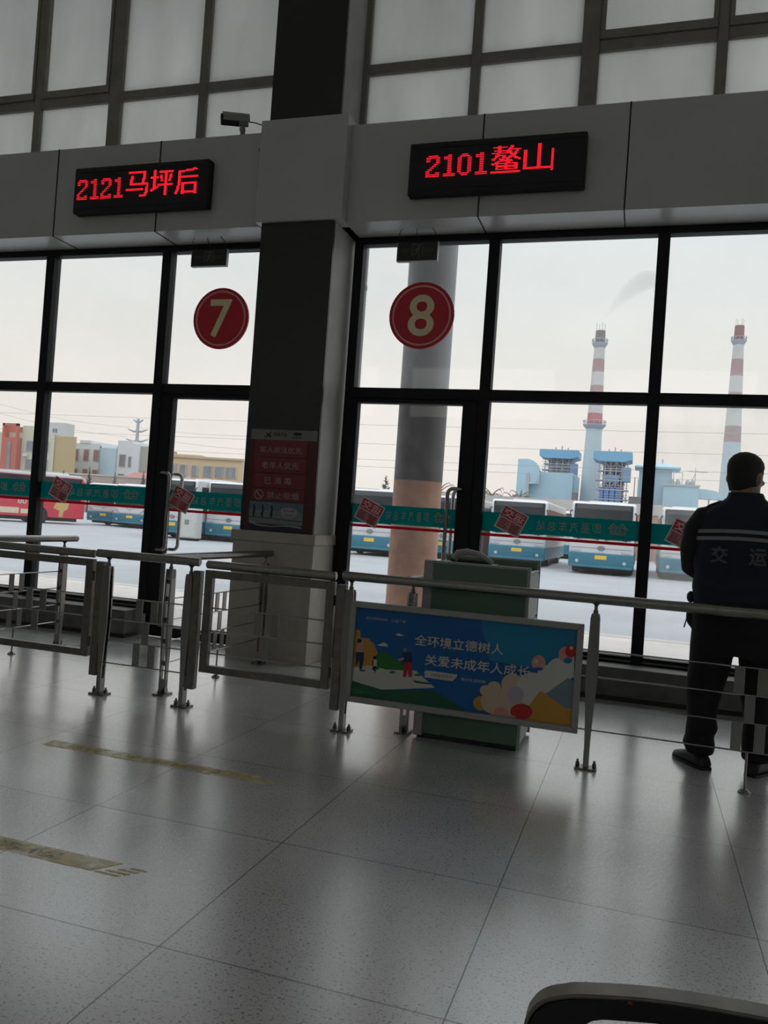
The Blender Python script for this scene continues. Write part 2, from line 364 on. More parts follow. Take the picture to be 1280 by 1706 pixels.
def door(name, x0, x1, hinge_left, label):
    root = thing(name, label, None, ((x0 + x1) / 2, YG, 0), kind='structure')
    sl, srr = (0.10, 0.125) if hinge_left else (0.125, 0.06)
    f = MB(); f.box(x0, x0 + sl, 6.545, 6.63, 0.01, 2.225); f.box(x1 - srr, x1, 6.545, 6.63, 0.01, 2.225)
    f.box(x0 + sl, x1 - srr, 6.545, 6.63, 2.19, 2.225); f.box(x0 + sl, x1 - srr, 6.545, 6.63, 0.01, 0.10)
    obj('door_frame', f, M_frame, root, True, 0.004)
    obj('glass_pane', MB().box(x0 + sl, x1 - srr, YG - .005, YG + .005, 0.10, 2.19), M_glass, root, True)
    hx = x1 - 0.085 if hinge_left else x0 + 0.09; sgn = -1 if hinge_left else 1
    for yy, d in ((6.545, -1), (6.63, 1)):
        yo = yy + d * 0.065; zz0, zz1 = 0.80, 1.50; pts = []
        hx2 = hx + sgn * 0.10
        pts = [(hx, yy, zz0), (hx, yo - d * .02, zz0), (hx + sgn * .02, yo, zz0)]
        for q in range(5):
            an = q / 4 * PI / 2; pts.append((hx2 - sgn * .045 + sgn * .045 * math.sin(an), yo, zz0 + .045 - .045 * math.cos(an)))
        for q in range(5):
            an = q / 4 * PI / 2; pts.append((hx2 - sgn * .045 + sgn * .045 * math.cos(an), yo, zz1 - .045 + .045 * math.sin(an)))
        pts += [(hx + sgn * .02, yo, zz1), (hx, yo - d * .02, zz1), (hx, yy, zz1)]
        obj('pull_handle', MB().tube(pts, 0.016, 12), M_chrome, root, True)
    return root
door('door_1', -4.292, -3.20, False, 'black-framed glass door at gate 7')
door('door_2', -2.47, -1.338, True, 'black-framed glass door at gate 8')

# upper glazing ----------------------------------------------------------------
def upper(name, x0, x1, thick, thin, label):
    root = thing(name, label, None, ((x0 + x1) / 2, 6.6, 4.4), kind='structure')
    f = MB(); f.box(x0, x0 + .07, 6.56, 6.66, 4.4, 6.6); f.box(x1 - .07, x1, 6.56, 6.66, 4.4, 6.6); f.box(x0, x1, 6.56, 6.66, 6.54, 6.6)
    obj('frame', f, M_upframe, root, True, 0.004)
    v = sorted([(m, .07) for m in thick] + [(m, .04) for m in thin]); ed = [x0 + .07]
    for m, h in v:
        obj('mullion', MB().box(m - h, m + h, 6.555, 6.66, 4.4, 6.54), M_upframe, root, True, 0.008); ed += [m - h, m + h]
    ed.append(x1 - .07)
    for i in range(0, len(ed), 2):
        a, b = ed[i], ed[i + 1]; sash = (a, b) in SASH or any(a < s < b for s in SASHX)
        obj('transom', MB().box(a, b, 6.56, 6.65, 5.01, 5.10), M_upframe, root, True, 0.006)
        obj('glass_pane', MB().box(a, b, 6.595, 6.605, 4.4, 5.01), M_upglass, root, True)
        obj('glass_pane', MB().box(a, b, 6.595, 6.605, 5.10, 6.54), M_upglass, root, True)
        if sash:
            g = MB(); g.box(a, b, 6.545, 6.60, 5.10, 5.17); g.box(a, a + .035, 6.545, 6.60, 5.17, 6.54); g.box(b - .035, b, 6.545, 6.60, 5.17, 6.54)
            obj('opening_sash', g, M_upframe, root, True, 0.004)
    return root
SASH = []; SASHX = (-5.5, -6.3, -0.1, 0.9)
upper('window_3', -8.26, -3.2, (-5.045, -7.15), (-5.94, -4.10, -8.0), 'frosted upper windows above the left glass bay')
upper('window_4', -2.56, 2.55, (-0.635, 1.35), (-1.555, 0.34, 2.2), 'frosted upper windows above the right glass bay')

# ------------------------------------------------------------------ outside ground
M_asph = mat('grey_asphalt', (0.34, 0.355, 0.375), 0.9, 0, 0.10, 0.5)
struct('parking_lot', MB().box(-260, 160, 11.0, 420, -0.5, -0.35), M_asph)
def walk_mat():
    m = mat('pale_paving', (0.74, 0.69, 0.655), 0.7, 0, 0.06, 3.0); t = m.node_tree
    b = t.nodes.new('ShaderNodeTexBrick'); c = t.nodes.new('ShaderNodeTexCoord'); b.offset = 0.0; b.inputs['Scale'].default_value = 1.0
    b.inputs['Brick Width'].default_value = 0.8; b.inputs['Row Height'].default_value = 0.8; b.inputs['Mortar Size'].default_value = 0.005
    b.inputs['Color1'].default_value = (1, 1, 1, 1); b.inputs['Color2'].default_value = (0.93, 0.93, 0.93, 1); b.inputs['Mortar'].default_value = (0.45, 0.42, 0.4, 1)
    mx = t.nodes.new('ShaderNodeMix'); mx.data_type = 'RGBA'; mx.blend_type = 'MULTIPLY'; mx.inputs[0].default_value = 1
    p = t.nodes['Principled BSDF']; src = p.inputs['Base Color'].links[0].from_socket
    t.links.new(c.outputs['Object'], b.inputs['Vector']); t.links.new(src, mx.inputs[6]); t.links.new(b.outputs[0], mx.inputs[7]); t.links.new(mx.outputs[2], p.inputs['Base Color'])
    return m
struct('sidewalk', MB().box(-60, 40, 6.66, 10.75, -0.35, -0.05), walk_mat())
struct('curb_stone', MB().box(-60, 40, 10.75, 11.0, -0.36, -0.045), mat('curb_concrete', (0.6, 0.57, 0.53), 0.8), bevel=0.01)
struct('canopy', MB().box(-16, 14, 6.78, 9.9, 6.62, 6.95), mat('canopy_concrete', (0.5, 0.5, 0.5), 0.8), label='flat roof over the pavement outside')

# round outdoor pillar with painted bands
pr = thing('outdoor_pillar', 'round concrete pillar outside door 8 painted white, black and orange', 'pillar', (-2.44, 8.9, -0.05))
def pbands():
    for nm, z0, z1, m in (('orange_band', 0, 1.72, mat('faded_orange_paint', (0.50, 0.27, 0.19), 0.6, 0, 0.25, 5)),
                          ('black_band', 1.72, 2.57, mat('worn_black_paint', (0.075, 0.075, 0.08), 0.5, 0, 0.35, 6)),
                          ('white_band', 2.57, 6.67, mat('pillar_grey_white', (0.36, 0.38, 0.40), 0.6, 0, 0.1, 2))):
        obj(nm, MB().cyl((0, 0, z0), (0, 0, z1), 0.272, n=40), m, pr)
    dn = MB(); dn.tube([(0, -.279, 3.6), (0.02, -.279, 2.7), (-.02, -.279, 2.62)], 0.003, 6)
pbands()
pp = thing('downpipe', 'slim white pipe outside beside the left jamb of door 8', 'pipe', (-3.27, 8.9, -0.05)); obj('pipe', MB().cyl((0, 0, 0), (0, 0, 6.67), 0.055, n=16), mat('pale_pipe', (0.5, 0.51, 0.52), 0.5), pp)
obj('pipe_clip', MB().cyl((0, 0, 3.9), (0, 0, 3.95), 0.062, n=16), M_alu, pp)

# ------------------------------------------------------------------ LED signs on the beam
BIT = {'2': ["0111110", "1111111", "1100011", "1100011", "0000011", "0000110", "0001100", "0011000", "0110000", "1100000", "1100011", "1111111", "1111111"],
       '1': ["0001100", "0111100", "0111100", "0001100", "0001100", "0001100", "0001100", "0001100", "0001100", "0001100", "0001100", "0111111", "0111111"],
       '0': ["0011100", "0111110", "1100011", "1100011", "1100011", "1100011", "1100011", "1100011", "1100011", "1100011", "1100011", "0111110", "0011100"]}
def dots(mb, x, z, y, r):
    mb.add([(x + r * math.cos(a * PI / 3), y, z + r * math.sin(a * PI / 3)) for a in range(6)], [(0, 1, 2, 3, 4, 5)])
def led_sign(x0, x1, z0, z1, digits, hanzi, tx, dw, cw, zb, h, label):
    t = thing('led_sign', label, 'sign', ((x0 + x1) / 2, 6.2, z0), group='red LED destination signs on the beam')
    obj('housing', MB().box(x0, x1, 6.105, 6.197, z0, z1), M_ledbox, t, True, 0.012)
    fr = MB(); fr.box(x0 + .03, x1 - .03, 6.100, 6.106, z0 + .04, z0 + .05); fr.box(x0 + .03, x1 - .03, 6.100, 6.106, z1 - .05, z1 - .04)
    obj('front_lip', fr, M_ledbox, t, True)
    d = MB(); yy = 6.100; x = tx
    for ch in digits:
        rows = BIT[ch]; px = dw / 8.0; pz = h * 0.82 / 13
        for j, r in enumerate(rows):
            for i, c in enumerate(r):
                if c == '1':
                    for a in (.25, .75):
                        dots(d, x + (i + a) * px, zb + (12.5 - j) * pz, yy, min(px * .5, pz) * .46)
        x += dw
    for ch in hanzi:
        vs, fs = glyph(ch)
        ax = min(v[0] for v in vs); bx = max(v[0] for v in vs); ay = min(v[1] for v in vs); by = max(v[1] for v in vs)
        tree = BVHTree.FromPolygons([Vector(v) for v in vs], fs); N = 24
        hit = set()
        for j in range(N):
            for i in range(N):
                q = tree.ray_cast(Vector((ax + (bx - ax) * (i + .5) / N, ay + (by - ay) * (j + .5) / N, 1)), Vector((0, 0, -1)))
                if q[0] is not None: hit.add((i, j))
        hit |= {(i + 1, j) for i, j in hit if i + 1 < N}
        for i, j in sorted(hit): dots(d, x + .01 + (cw - .02) * (i + .5) / N, zb + h * (j + .5) / N, yy, h / N * .40)
        x += cw
    lt = obj('lit_lettering', d, M_led, t, True); lt['label'] = 'glowing red dot-matrix lettering'
    return t
led_sign(-5.06, -3.70, 3.76, 4.17, '2121', '马坪后', -5.02, 0.125, 0.245, 3.875, 0.225, 'black LED sign reading 2121 in red, above the gate 7 door')
s2 = led_sign(-1.925, -0.57, 3.755, 4.165, '2101', '鳌山', -1.785, 0.125, 0.245, 3.885, 0.21, 'black LED sign reading 2101 in red, above the gate 8 door')

# ------------------------------------------------------------------ exit signs hanging under the soffit
M_exit = mat('unlit_exit_face', (0.010, 0.011, 0.012), 0.35); M_pict = mat('exit_pictogram', (0.10, 0.11, 0.10), 0.5)
def exit_sign(x0, x1, z0, z1, label):
    t = thing('exit_sign', label, 'sign', ((x0 + x1) / 2, 6.47, z0), group='hanging exit signs')
    obj('sign_box', MB().box(x0, x1, 6.445, 6.475, z0, z1), M_exit, t, True, 0.003)
    cx = (x0 + x1) / 2; h = z1 - z0; p = MB(); y = 6.4435; u = h / 0.155
    p.box(cx - .048 * u, cx - .040 * u, y, 6.446, z0 + .035 * u, z1 - .018 * u); p.box(cx + .040 * u, cx + .048 * u, y, 6.446, z0 + .035 * u, z1 - .018 * u); p.box(cx - .048 * u, cx + .048 * u, y, 6.446, z1 - .026 * u, z1 - .018 * u)
    zc = z0 + .075 * u
    p.prism([(cx + .012 * u + .011 * u * math.cos(a * PI / 5), zc + .042 * u + .011 * u * math.sin(a * PI / 5)) for a in range(10)], y, 6.446)
    for q in ([(-.004, .03), (.012, .028), (.008, -.002), (-.012, -.002)], [(-.004, .03), (-.026, .016), (-.030, .0), (-.024, -.001), (-.020, .012), (-.002, .02)], [(.012, .028), (.034, .012), (.030, .007), (.010, .018)],
              [(-.012, -.002), (-.016, -.016), (-.036, -.018), (-.036, -.026), (-.010, -.025), (0, -.004)], [(-.002, .002), (.010, .0), (.020, -.022), (.016, -.046), (.008, -.044), (.010, -.022)]):
        p.prism([(cx + a * u, zc + b * u) for a, b in q], y, 6.446)
    text_mb(p, '安全出口', x0 + .035 * u, cx - .056 * u, z0 + .066 * u, z0 + .096 * u, y); text_mb(p, 'EXIT', cx + .056 * u, x1 - .03 * u, z0 + .066 * u, z0 + .096 * u, y)
    obj('pictogram_and_lettering', p, M_pict, t, True)
    ed = MB(); ed.box(x0 - .004, x0, 6.443, 6.477, z0 - .004, z1); ed.box(x1, x1 + .004, 6.443, 6.477, z0 - .004, z1); ed.box(x0, x1, 6.443, 6.477, z0 - .007, z0)
    obj('edge_trim', ed, M_alu, t, True)
    for k, wx in enumerate((x0 + .035, cx, x1 - .03)):
        obj('hanging_wire', MB().tube([(wx, 6.46, z1 - .005), (wx + .008, 6.45, z1 + .03), (wx - .004 + .02 * (k - 1), 6.42, z1 + .06), (wx + .012 * (1 - k), 6.39, 3.603)], 0.0028, 6), M_black, t, True)
exit_sign(-4.015, -3.665, 3.365, 3.51, 'small unlit exit sign hanging above the red number 7')
exit_sign(-2.08, -1.74, 3.355, 3.51, 'small unlit exit sign hanging above the red number 8')

# ------------------------------------------------------------------ round gate numbers on the glass
def number_sign(cx, cz, r, ch, label):
    t = thing('gate_number_disc', label, 'sign', (cx, 6.575, cz), group='round red gate numbers')
    obj('disc', MB().lathe((0, 0, 0), [(r, 0.0), (r, 0.02)], 48, 'y'), M_red, t)
    a = MB(); n = 64; ro, ri = r * .905, r * .855
    a.add([(rr * math.cos(2 * PI * i / n), -.001, rr * math.sin(2 * PI * i / n)) for rr in (ri, ro) for i in range(n)], [(i, i + n, (i + 1) % n + n, (i + 1) % n) for i in range(n)])
    a.f = [tuple(f) for f in a.f]; obj('ring', a, M_pink, t)
    w_ = .36 * r * 1.05; h_ = .60 * r
    obj('numeral', text_mb(MB(), ch, -w_, w_, -h_, h_, -.002, 0.018), M_cream, t)
number_sign(-3.755, 2.925, 0.277, '7', 'round red disc with cream numeral 7 on the glass')
number_sign(-1.875, 2.935, 0.280, '8', 'round red disc with cream numeral 8 on the glass')

# ------------------------------------------------------------------ teal banners and stickers on the panes
M_teal = film_mat('teal_film', 0.55, (0.004, 0.36, 0.355), (1, 1, 1), 0.95, 1.05)
M_redline = film_mat('red_film', 0.5, (0.62, 0.03, 0.07), (1, 1, 1), 0.95, 1.05)
M_bandtext = film_mat('pale_film_lettering', 0.5, (0.62, 0.66, 0.60), (1, 1, 1), .95, 1.05)
M_bandedge = mat('white_film_edge', (0.8, 0.8, 0.8), 0.6)
def banner(x0, x1, label, textspan, logospan, zt=1.335):
    t = thing('glass_banner', label, 'banner', ((x0 + x1) / 2, 6.594, 1.2), group='teal banners across the glass')
    y = 6.594
    obj('teal_strip', MB().box(x0, x1, y - .0006, y + .0006, zt - .155, zt), M_teal, t, True)
    obj('red_line', MB().box(x0, x1, y - .0006, y + .0006, zt - .195, zt - .172), M_redline, t, True)
    if textspan:
        a, b = textspan; m = MB(); k = (b - a) / 6
        for i, ch in enumerate('站总车汽墨即'):
            text_mb(m, ch, a + i * k + .012, a + (i + 1) * k - .012, zt - .118, zt - .04, y - .0015, 0.012, mirror=True)
        obj('lettering', m, M_bandtext, t, True)
    if logospan:
        a, b = logospan; m = MB(); wv = b - a; zc = zt - .112; hh = .085
        def stroke(pts, th=.006):
            for (p, q) in zip(pts[:-1], pts[1:]):
                d = Vector((q[0] - p[0], q[1] - p[1])); d.normalize(); nn = Vector((-d.y, d.x)) * th
                m.prism([(p[0] - nn.x, p[1] - nn.y), (q[0] - nn.x, q[1] - nn.y), (q[0] + nn.x, q[1] + nn.y), (p[0] + nn.x, p[1] + nn.y)], y - .0018, y - .0012)
        X = lambda u: a + u * wv
        Z = lambda v: zc + v * hh
        stroke([(X(0), Z(.45)), (X(.12), Z(.62)), (X(.27), Z(.98)), (X(.42), Z(.66)), (X(.5), Z(.58)), (X(.58), Z(.66)), (X(.73), Z(.98)), (X(.88), Z(.62)), (X(1), Z(.45))])
        stroke([(X(.14), Z(.0)), (X(.14), Z(.45)), (X(.27), Z(.68)), (X(.40), Z(.45)), (X(.40), Z(.1)), (X(.60), Z(.1)), (X(.60), Z(.45)), (X(.73), Z(.68)), (X(.86), Z(.45)), (X(.86), Z(0)), (X(.14), Z(0))])
        stroke([(X(.27), Z(.02)), (X(.27), Z(.4))]); stroke([(X(.73), Z(.02)), (X(.73), Z(.4))]); stroke([(X(.2), Z(.25)), (X(.36), Z(.25))]); stroke([(X(.64), Z(.25)), (X(.8), Z(.25))])
        obj('mountain_logo', m, M_bandtext, t, True)
banner(-6.855, -5.68, 'teal banner with mirrored lettering on the leftmost pane', (-6.6, -5.98), (-5.93, -5.76), 1.36)
banner(-5.59, -4.385, 'teal banner across the pane left of the door 7 handle', (-5.28, -4.70), (-4.66, -4.48), 1.355)
banner(-4.167, -3.30, 'teal banner across door 7 right of its handle', (-3.93, -3.42), (-3.40, -3.31), 1.35)
banner(-2.37, -1.40, 'teal banner crossing the view of the orange pillar on door 8', (-2.08, -1.68), (-1.655, -1.51), 1.335)
banner(-1.245, -0.03, 'teal banner between door 8 and the next post, in front of two parked buses', (-0.82, -0.30), (-0.26, -0.11), 1.335)
banner(0.06, 1.235, 'teal banner on the dusty pane behind the standing person', (0.55, 1.0), (1.03, 1.18), 1.325)
def square_sticker(cx, cz, rot, label):
    t = thing('square_sticker', label, 'sticker', (cx, 6.591, cz), group='tilted red stickers on the glass')
    t.rotation_euler = (0, -rot, 0); s = .0
    obj('backing', MB().box(-.108, .108, -.0006, .0006, -.098, .098), M_bandedge, t)
    obj('red_field', MB().box(-.10, .10, -.0014, -.0008, 0.004, .090), mat('sticker_red', (0.62, 0.03, 0.05), 0.5), t)
    obj('pink_field', MB().box(-.10, .10, -.0014, -.0008, -.090, 0.0), mat('sticker_pink', (0.52, 0.28, 0.27), 0.5), t)
    obj('lettering', text_mb(MB(), '运交', -.088, .088, .014, .082, -.002, .02, True), mat('sticker_white', (0.75, 0.72, 0.7), 0.5), t)
    obj('lower_lettering', text_mb(MB(), '馨温', -.09, .09, -.084, -.008, -.002, .02, True), mat('sticker_dark_red', (0.36, 0.05, 0.06), 0.5), t)
RT = -math.radians(24)
square_sticker(-5.36, 1.285, RT, 'tilted red sticker over the red bus, leftmost of the five')
square_sticker(-4.035, 1.27, RT, 'tilted red sticker just right of the door 7 handles')
square_sticker(-2.215, 1.265, RT, 'tilted red sticker on door 8 left of the orange pillar')
square_sticker(-1.01, 1.27, RT, 'tilted red sticker in front of the second bus from the right')
square_sticker(0.295, 1.25, RT, 'tilted red sticker half hidden by the standing person')

# ------------------------------------------------------------------ red notice on the pillar
def notice():
    t = thing('notice_board', 'red notice poster with four white lines on the dark pillar', 'poster', (-2.83, 6.128, 1.055))
    x0, x1, z0, z1 = -3.135, -2.535, 1.055, 1.885; y = 6.121
    R = mat('notice_red', (0.20, 0.018, 0.032), 0.4); RD = mat('notice_dark_red', (0.085, 0.008, 0.016), 0.4); W_ = mat('notice_header', (0.20, 0.20, 0.19), 0.5)
    obj('backing_board', MB().box(x0, x1, y, 6.129, z0, z1), RD, t, True)
    X = lambda u: x0 + u * (x1 - x0)
    Z = lambda v: z1 - v * (z1 - z0)
    obj('header', MB().box(X(0.01), X(.99), y - .004, y, Z(.10), Z(0)), W_, t, True)
    h = MB(); yy = y - .0055
    for q in ([(.20, .075), (.25, .06), (.225, .03), (.25, .03), (.27, .045), (.30, .02), (.32, .03), (.29, .05), (.32, .075), (.29, .08), (.265, .062), (.235, .08)],): h.prism([(X(a), Z(b)) for a, b in q], yy, y - .004)
    text_mb(h, '即墨汽车', X(.35), X(.55), Z(.066), Z(.026), yy, .02); text_mb(h, '情满旅途', X(.63), X(.77), Z(.083), Z(.062), yy, .02)
    h.prism([(X(.63), Z(.035)), (X(.66), Z(.02)), (X(.74), Z(.02)), (X(.77), Z(.035)), (X(.74), Z(.052)), (X(.66), Z(.052))], yy, y - .004)
    obj('header_print', h, mat('notice_black', (0.012, 0.012, 0.014), 0.5), t, True)
    rows = [('军人依法优先', .10, .265, .13, .78, .17, .23), ('老年人优先', .28, .42, .17, .75, .315, .385), ('已 消 毒', .435, .57, .23, .66, .468, .537), ('禁止吸烟', .585, .70, .28, .78, .613, .68)]
    for tx, a, b, u0, u1, v0, v1 in rows:
        pl = obj('text_plate', MB().box(X(.08), X(.86), y - .004, y, Z(b), Z(a)), R, t, True, 0.002)
        obj('lettering', text_mb(MB(), tx, X(u0 + .03), X(u1), Z(v1), Z(v0), y - .006, .008), mat('notice_lettering', (0.34, 0.27, 0.26), 0.5), pl, True)
    c = MB(); n = 32; cx, cz, ro, ri = X(.19), Z(.645), .042, .034
    c.add([(cx + rr * math.cos(2 * PI * i / n), y - .006, cz + rr * math.sin(2 * PI * i / n)) for rr in (ri, ro) for i in range(n)], [(i, i + n, (i + 1) % n + n, (i + 1) % n) for i in range(n)])
    d = .026; c.add([(cx - d - .004, y - .006, cz + d - .004), (cx + d - .004, y - .006, cz - d - .004), (cx + d + .004, y - .006, cz - d + .004), (cx - d + .004, y - .006, cz + d + .004)], [(0, 1, 2, 3)])
    obj('no_smoking_symbol', c, MATS['notice_lettering'], t, True)
    a = MB(); A = [mat('notice_sky', (0.10, 0.17, 0.22), 0.5), mat('notice_haze', (0.20, 0.22, 0.235), 0.5), mat('notice_navy', (0.012, 0.02, 0.06), 0.5), MATS['notice_black'], mat('notice_white', (0.32, 0.32, 0.33), 0.5)]
    P = lambda pts, mi, d=.0045: a.prism([(X(u), Z(v)) for u, v in pts], y - d, y - .0035, mi)
    P([(.06, .715), (.86, .715), (.86, .80), (.06, .80)], 0); P([(.06, .80), (.86, .80), (.86, .93), (.06, .93)], 1)
    P([(.06, .865), (.86, .885), (.86, .892), (.06, .872)], 3, .005)
    P([(.06, .925), (.2, .955), (.4, .96), (.6, .945), (.86, .955), (.86, .99), (.06, .99)], 2, .005); P([(.06, .905), (.2, .94), (.4, .95), (.6, .935), (.78, .935), (.86, .945), (.86, .955), (.6, .945), (.4, .96), (.2, .955), (.06, .925)], 4, .0055)
    for fx, s in ((.13, 1), (.26, .85), (.395, .95)):
        P([(fx - .012, .865), (fx - .02, .83), (fx - .004, .79), (fx - .02, .755), (fx + .01, .745), (fx + .022, .79), (fx + .012, .83), (fx + .016, .868)], 3, .0055)
    P([(.52, .79), (.56, .765), (.68, .76), (.76, .775), (.78, .80), (.75, .84), (.66, .86), (.56, .85)], 4, .0055)
    text_mb(a, '烟草的烟雾', X(.57), X(.74), Z(.80), Z(.782), y - .0065, .0, mi=3); text_mb(a, '请勿吸烟', X(.59), X(.71), Z(.845), Z(.825), y - .0065, .0, mi=3)
    obj('picture_print', a, A, t, True)
notice()

# ------------------------------------------------------------------ surveillance camera on the beam
def cctv():
    t = thing('security_camera', 'white bullet security camera on a bracket on the beam beside the pillar', 'camera', (-3.49, 6.22, 4.40))
    W_ = mat('camera_grey_white', (0.26, 0.26, 0.255), 0.4)
    d = Vector((-.80, -.55, -.10)).normalized(); sd = Vector((d.y, -d.x, 0)).normalized(); up = sd.cross(d); c0 = Vector((-3.52, 6.23, 4.535))
    if up.z < 0: up = -up; sd = -sd
    P = lambda a, b, c: c0 + d * a + sd * b + up * c
    bd = MB(); ring = lambda a, s: [P(a, .036 * s * math.cos(2 * PI * i / 16), .045 * s * math.sin(2 * PI * i / 16)) for i in range(16)]
    bd.loft([ring(-.08, .9), ring(-.07, 1), ring(.08, 1)]); obj('body', bd, W_, t, True)
    obj('lens_hood', MB().loft([ring(.0, 1.03), ring(.150, 1.06), ring(.150, .8), ring(.12, .75)]), M_black, t, True)
    s = MB(); prof = [(-.047, -.02), (-.05, .03), (-.03, .056), (.03, .056), (.05, .03), (.047, -.02), (.043, -.02), (.045, .028), (.027, .051), (-.027, .051), (-.045, .028), (-.043, -.02)]
    s.loft([[P(a, b, c) for b, c in prof] for a in (-.09, .135)]); obj('sunshield', s, W_, t, True)
    b = MB(); b.tube([P(-.03, 0, -.045), P(-.03, 0, -.075), (-3.49, 6.26, 4.44), (-3.49, 6.26, 4.40)], [.022, .026, .02, .03], 12); obj('bracket', b, W_, t, True)
    obj('cable', MB().tube([P(-.07, 0, 0), P(-.13, 0, .0), (-3.27, 6.25, 4.48), (-3.215, 6.22, 4.40), (-3.24, 6.194, 4.34), (-3.26, 6.192, 4.26)], .005, 6), M_black, t, True)
    obj('cable_clip', MB().lathe((-3.27, 6.20, 4.25), [(.022, -.012), (.022, 0)], 14, 'y'), W_, t, True)
cctv()

# ------------------------------------------------------------------ steel railings and gates
MESH = {}
def shared(key, fn, mats):
    if key not in MESH: MESH[key] = fn().mesh(key, mats)
    return MESH[key]
def leaf_poly():
    return [(-.009, .045), (.009, .045), (.012, .20), (.022, .45), (.022, .55), (.018, .78), (.014, .80), (-.014, .80), (-.018, .78), (-.022, .55), (-.022, .45), (-.012, .20)]
def post(par, x, y, rz, root):
    """two leaf-shaped plates with clamps between; built facing -Y, turned by rz"""
    def f(mb): return mb
    pl = MB(); pl.prism([(a * 1.3, b) for a, b in leaf_poly()], -.024, -.012); pl.prism([(a * 1.3, b) for a, b in leaf_poly()], .012, .024); pl.box(-.014, .014, -.024, .024, .012, .10); pl.box(-.016, .016, -.024, .024, .74, .80)
    if 'post' not in MESH: MESH['post'] = pl.mesh('post', M_steel)
    p = obj('post', MESH['post'], None, root, loc=(x, y, 0), rz=rz)
    obj('base_plate', shared('base_plate', lambda: MB().box(-.055, .055, -.04, .04, 0, .010), M_steeld), None, p)
    for sx in (-1, 1): obj('bolt', shared('bolt', lambda: MB().cyl((0, 0, .01), (0, 0, .032), .011, n=6).cyl((0, 0, .032), (0, 0, .045), .006, n=8), M_steeld), None, p, loc=(sx * .042, 0, 0))
    obj('collar', shared('collar', lambda: MB().lathe((0, 0, 0), [(.013, .80), (.013, .815), (.009, .82), (.009, .84), (.016, .848), (.022, .853)], 14), M_steel), None, p)
    for z in (.20, .34, .475, .61, .72): obj('clamp', shared('clamp', lambda: MB().box(-.012, .012, -.014, .014, -.014, .014).cyl((-.018, 0, 0), (.018, 0, 0), .007, n=10), M_steeld), None, p, loc=(0, 0, z))
    return p
ROWS = (.61, .475, .34, .20)
def plates(root, c, along_x=True, y=0.0, three=True):
    k = .0265
    for r, offs in enumerate(((-2 * k, 2 * k), (0,), (-2 * k, 2 * k)) if three else ((-2 * k, 2 * k), (0,))):
        for o_ in offs:
            z1, z0 = ROWS[r] - .003, ROWS[r + 1] + .003; a0, a1 = o_ - .024, o_ + .024
            b = MB().box(c + a0, c + a1, y - .004, y + .004, z0, z1) if along_x else MB().box(y - .004, y + .004, c + a0, c + a1, z0, z1)
            obj('infill_plate', b, M_steel, root, bevel=0.001)
def rods(root, a, b, along_x, q, rows=ROWS):
    for z in rows:
        obj('cable_rod', MB().cyl((a, q, z), (b, q, z), .0042, n=8) if along_x else MB().cyl((q, a, z), (q, b, z), .0042, n=8), M_chrome, root)
def handrail(root, a, b, along_x, q, z=.876, r=.026):
    m = MB(); n = 16
    pr_ = [(r * .75, 0), (r, .006), (r, b - a - .006), (r * .75, b - a)]
    m.lathe((a, q, z), pr_, n, 'x') if along_x else m.lathe((q, a, z), pr_, n, 'y')
    obj('handrail', m, M_steel, root)
def support(root, x, y):
    m = MB().cyl((x, y, 0.006), (x, y, ROWS[3]), .006, n=10); o = obj('support_rod', m, M_steel, root)
    obj('floor_flange', MB().lathe((x, y, 0), [(.03, 0), (.03, .004), (.015, .018), (.008, .022)], 20), M_steel, o)
def hinge_box(root, x, q=0.0):
    obj('gate_stop', MB().box(x - .026, x + .026, q - .022, q + .022, .115, .825), M_steeld, root, bevel=0.003)

FY = 4.39
# fixed section between the two gates
t = thing('railing', 'short fixed railing between the two gates with chequered steel plates', 'railing', (-2.87, FY, 0), group='steel queue railings')
post(None, -3.165 + 2.87, 0, 0, t); post(None, -2.58 + 2.87, 0, 0, t); hinge_box(t, -3.165 + 2.87 - .052); hinge_box(t, -2.58 + 2.87 + .052)
rods(t, -.28, .275, True, 0.0); plates(t, 0.0, True, 0.0); handrail(t, -.385, .345, True, 0.0)
# long section on the right carrying the advertising board
t = thing('railing', 'long front railing carrying the blue advertising board', 'railing', (-1.55, FY, 0), group='steel queue railings')
post(None, 0, 0, 0, t); post(None, 1.345, 0, 0, t); post(None, 2.86, 0, 0, t); hinge_box(t, -.052)
rods(t, .0, 1.345, True, 0.0); rods(t, 1.345, 2.86, True, 0.0); plates(t, 2.10, True, 0.0); support(t, 2.10, 0); handrail(t, -.055, 2.93, True, 0.0)
# gates
def gate(x0, x1, label):
    t = thing('gate', label, 'gate', ((x0 + x1) / 2, FY, 0), group='swing gates in the railing'); hw = (x1 - x0) / 2
    fr = MB(); fr.box(-hw, -hw + .05, -.02, .02, .225, .835); fr.box(hw - .05, hw, -.02, .02, .225, .835); fr.box(-hw + .05, hw - .05, -.02, .02, .79, .835); fr.box(-hw + .05, hw - .05, -.02, .02, .225, .268)
    obj('gate_frame', fr, M_steeld, t, bevel=0.003)
    rods(t, -hw + .05, hw - .05, True, 0.0, ROWS[:3]); plates(t, 0.0, True, 0.0, three=False); handrail(t, -hw, hw - .0, True, 0.0, .868, .025)
    obj('hinge', MB().cyl((hw - .005, 0, .70), (hw - .005, 0, .76), .012, n=12), M_steeld, t); obj('hinge', MB().cyl((hw - .005, 0, .29), (hw - .005, 0, .35), .012, n=12), M_steeld, t)
gate(-4.12, -3.27, 'swing gate at the left edge, left of the short railing section')
gate(-2.475, -1.645, 'swing gate in front of the dark pillar')
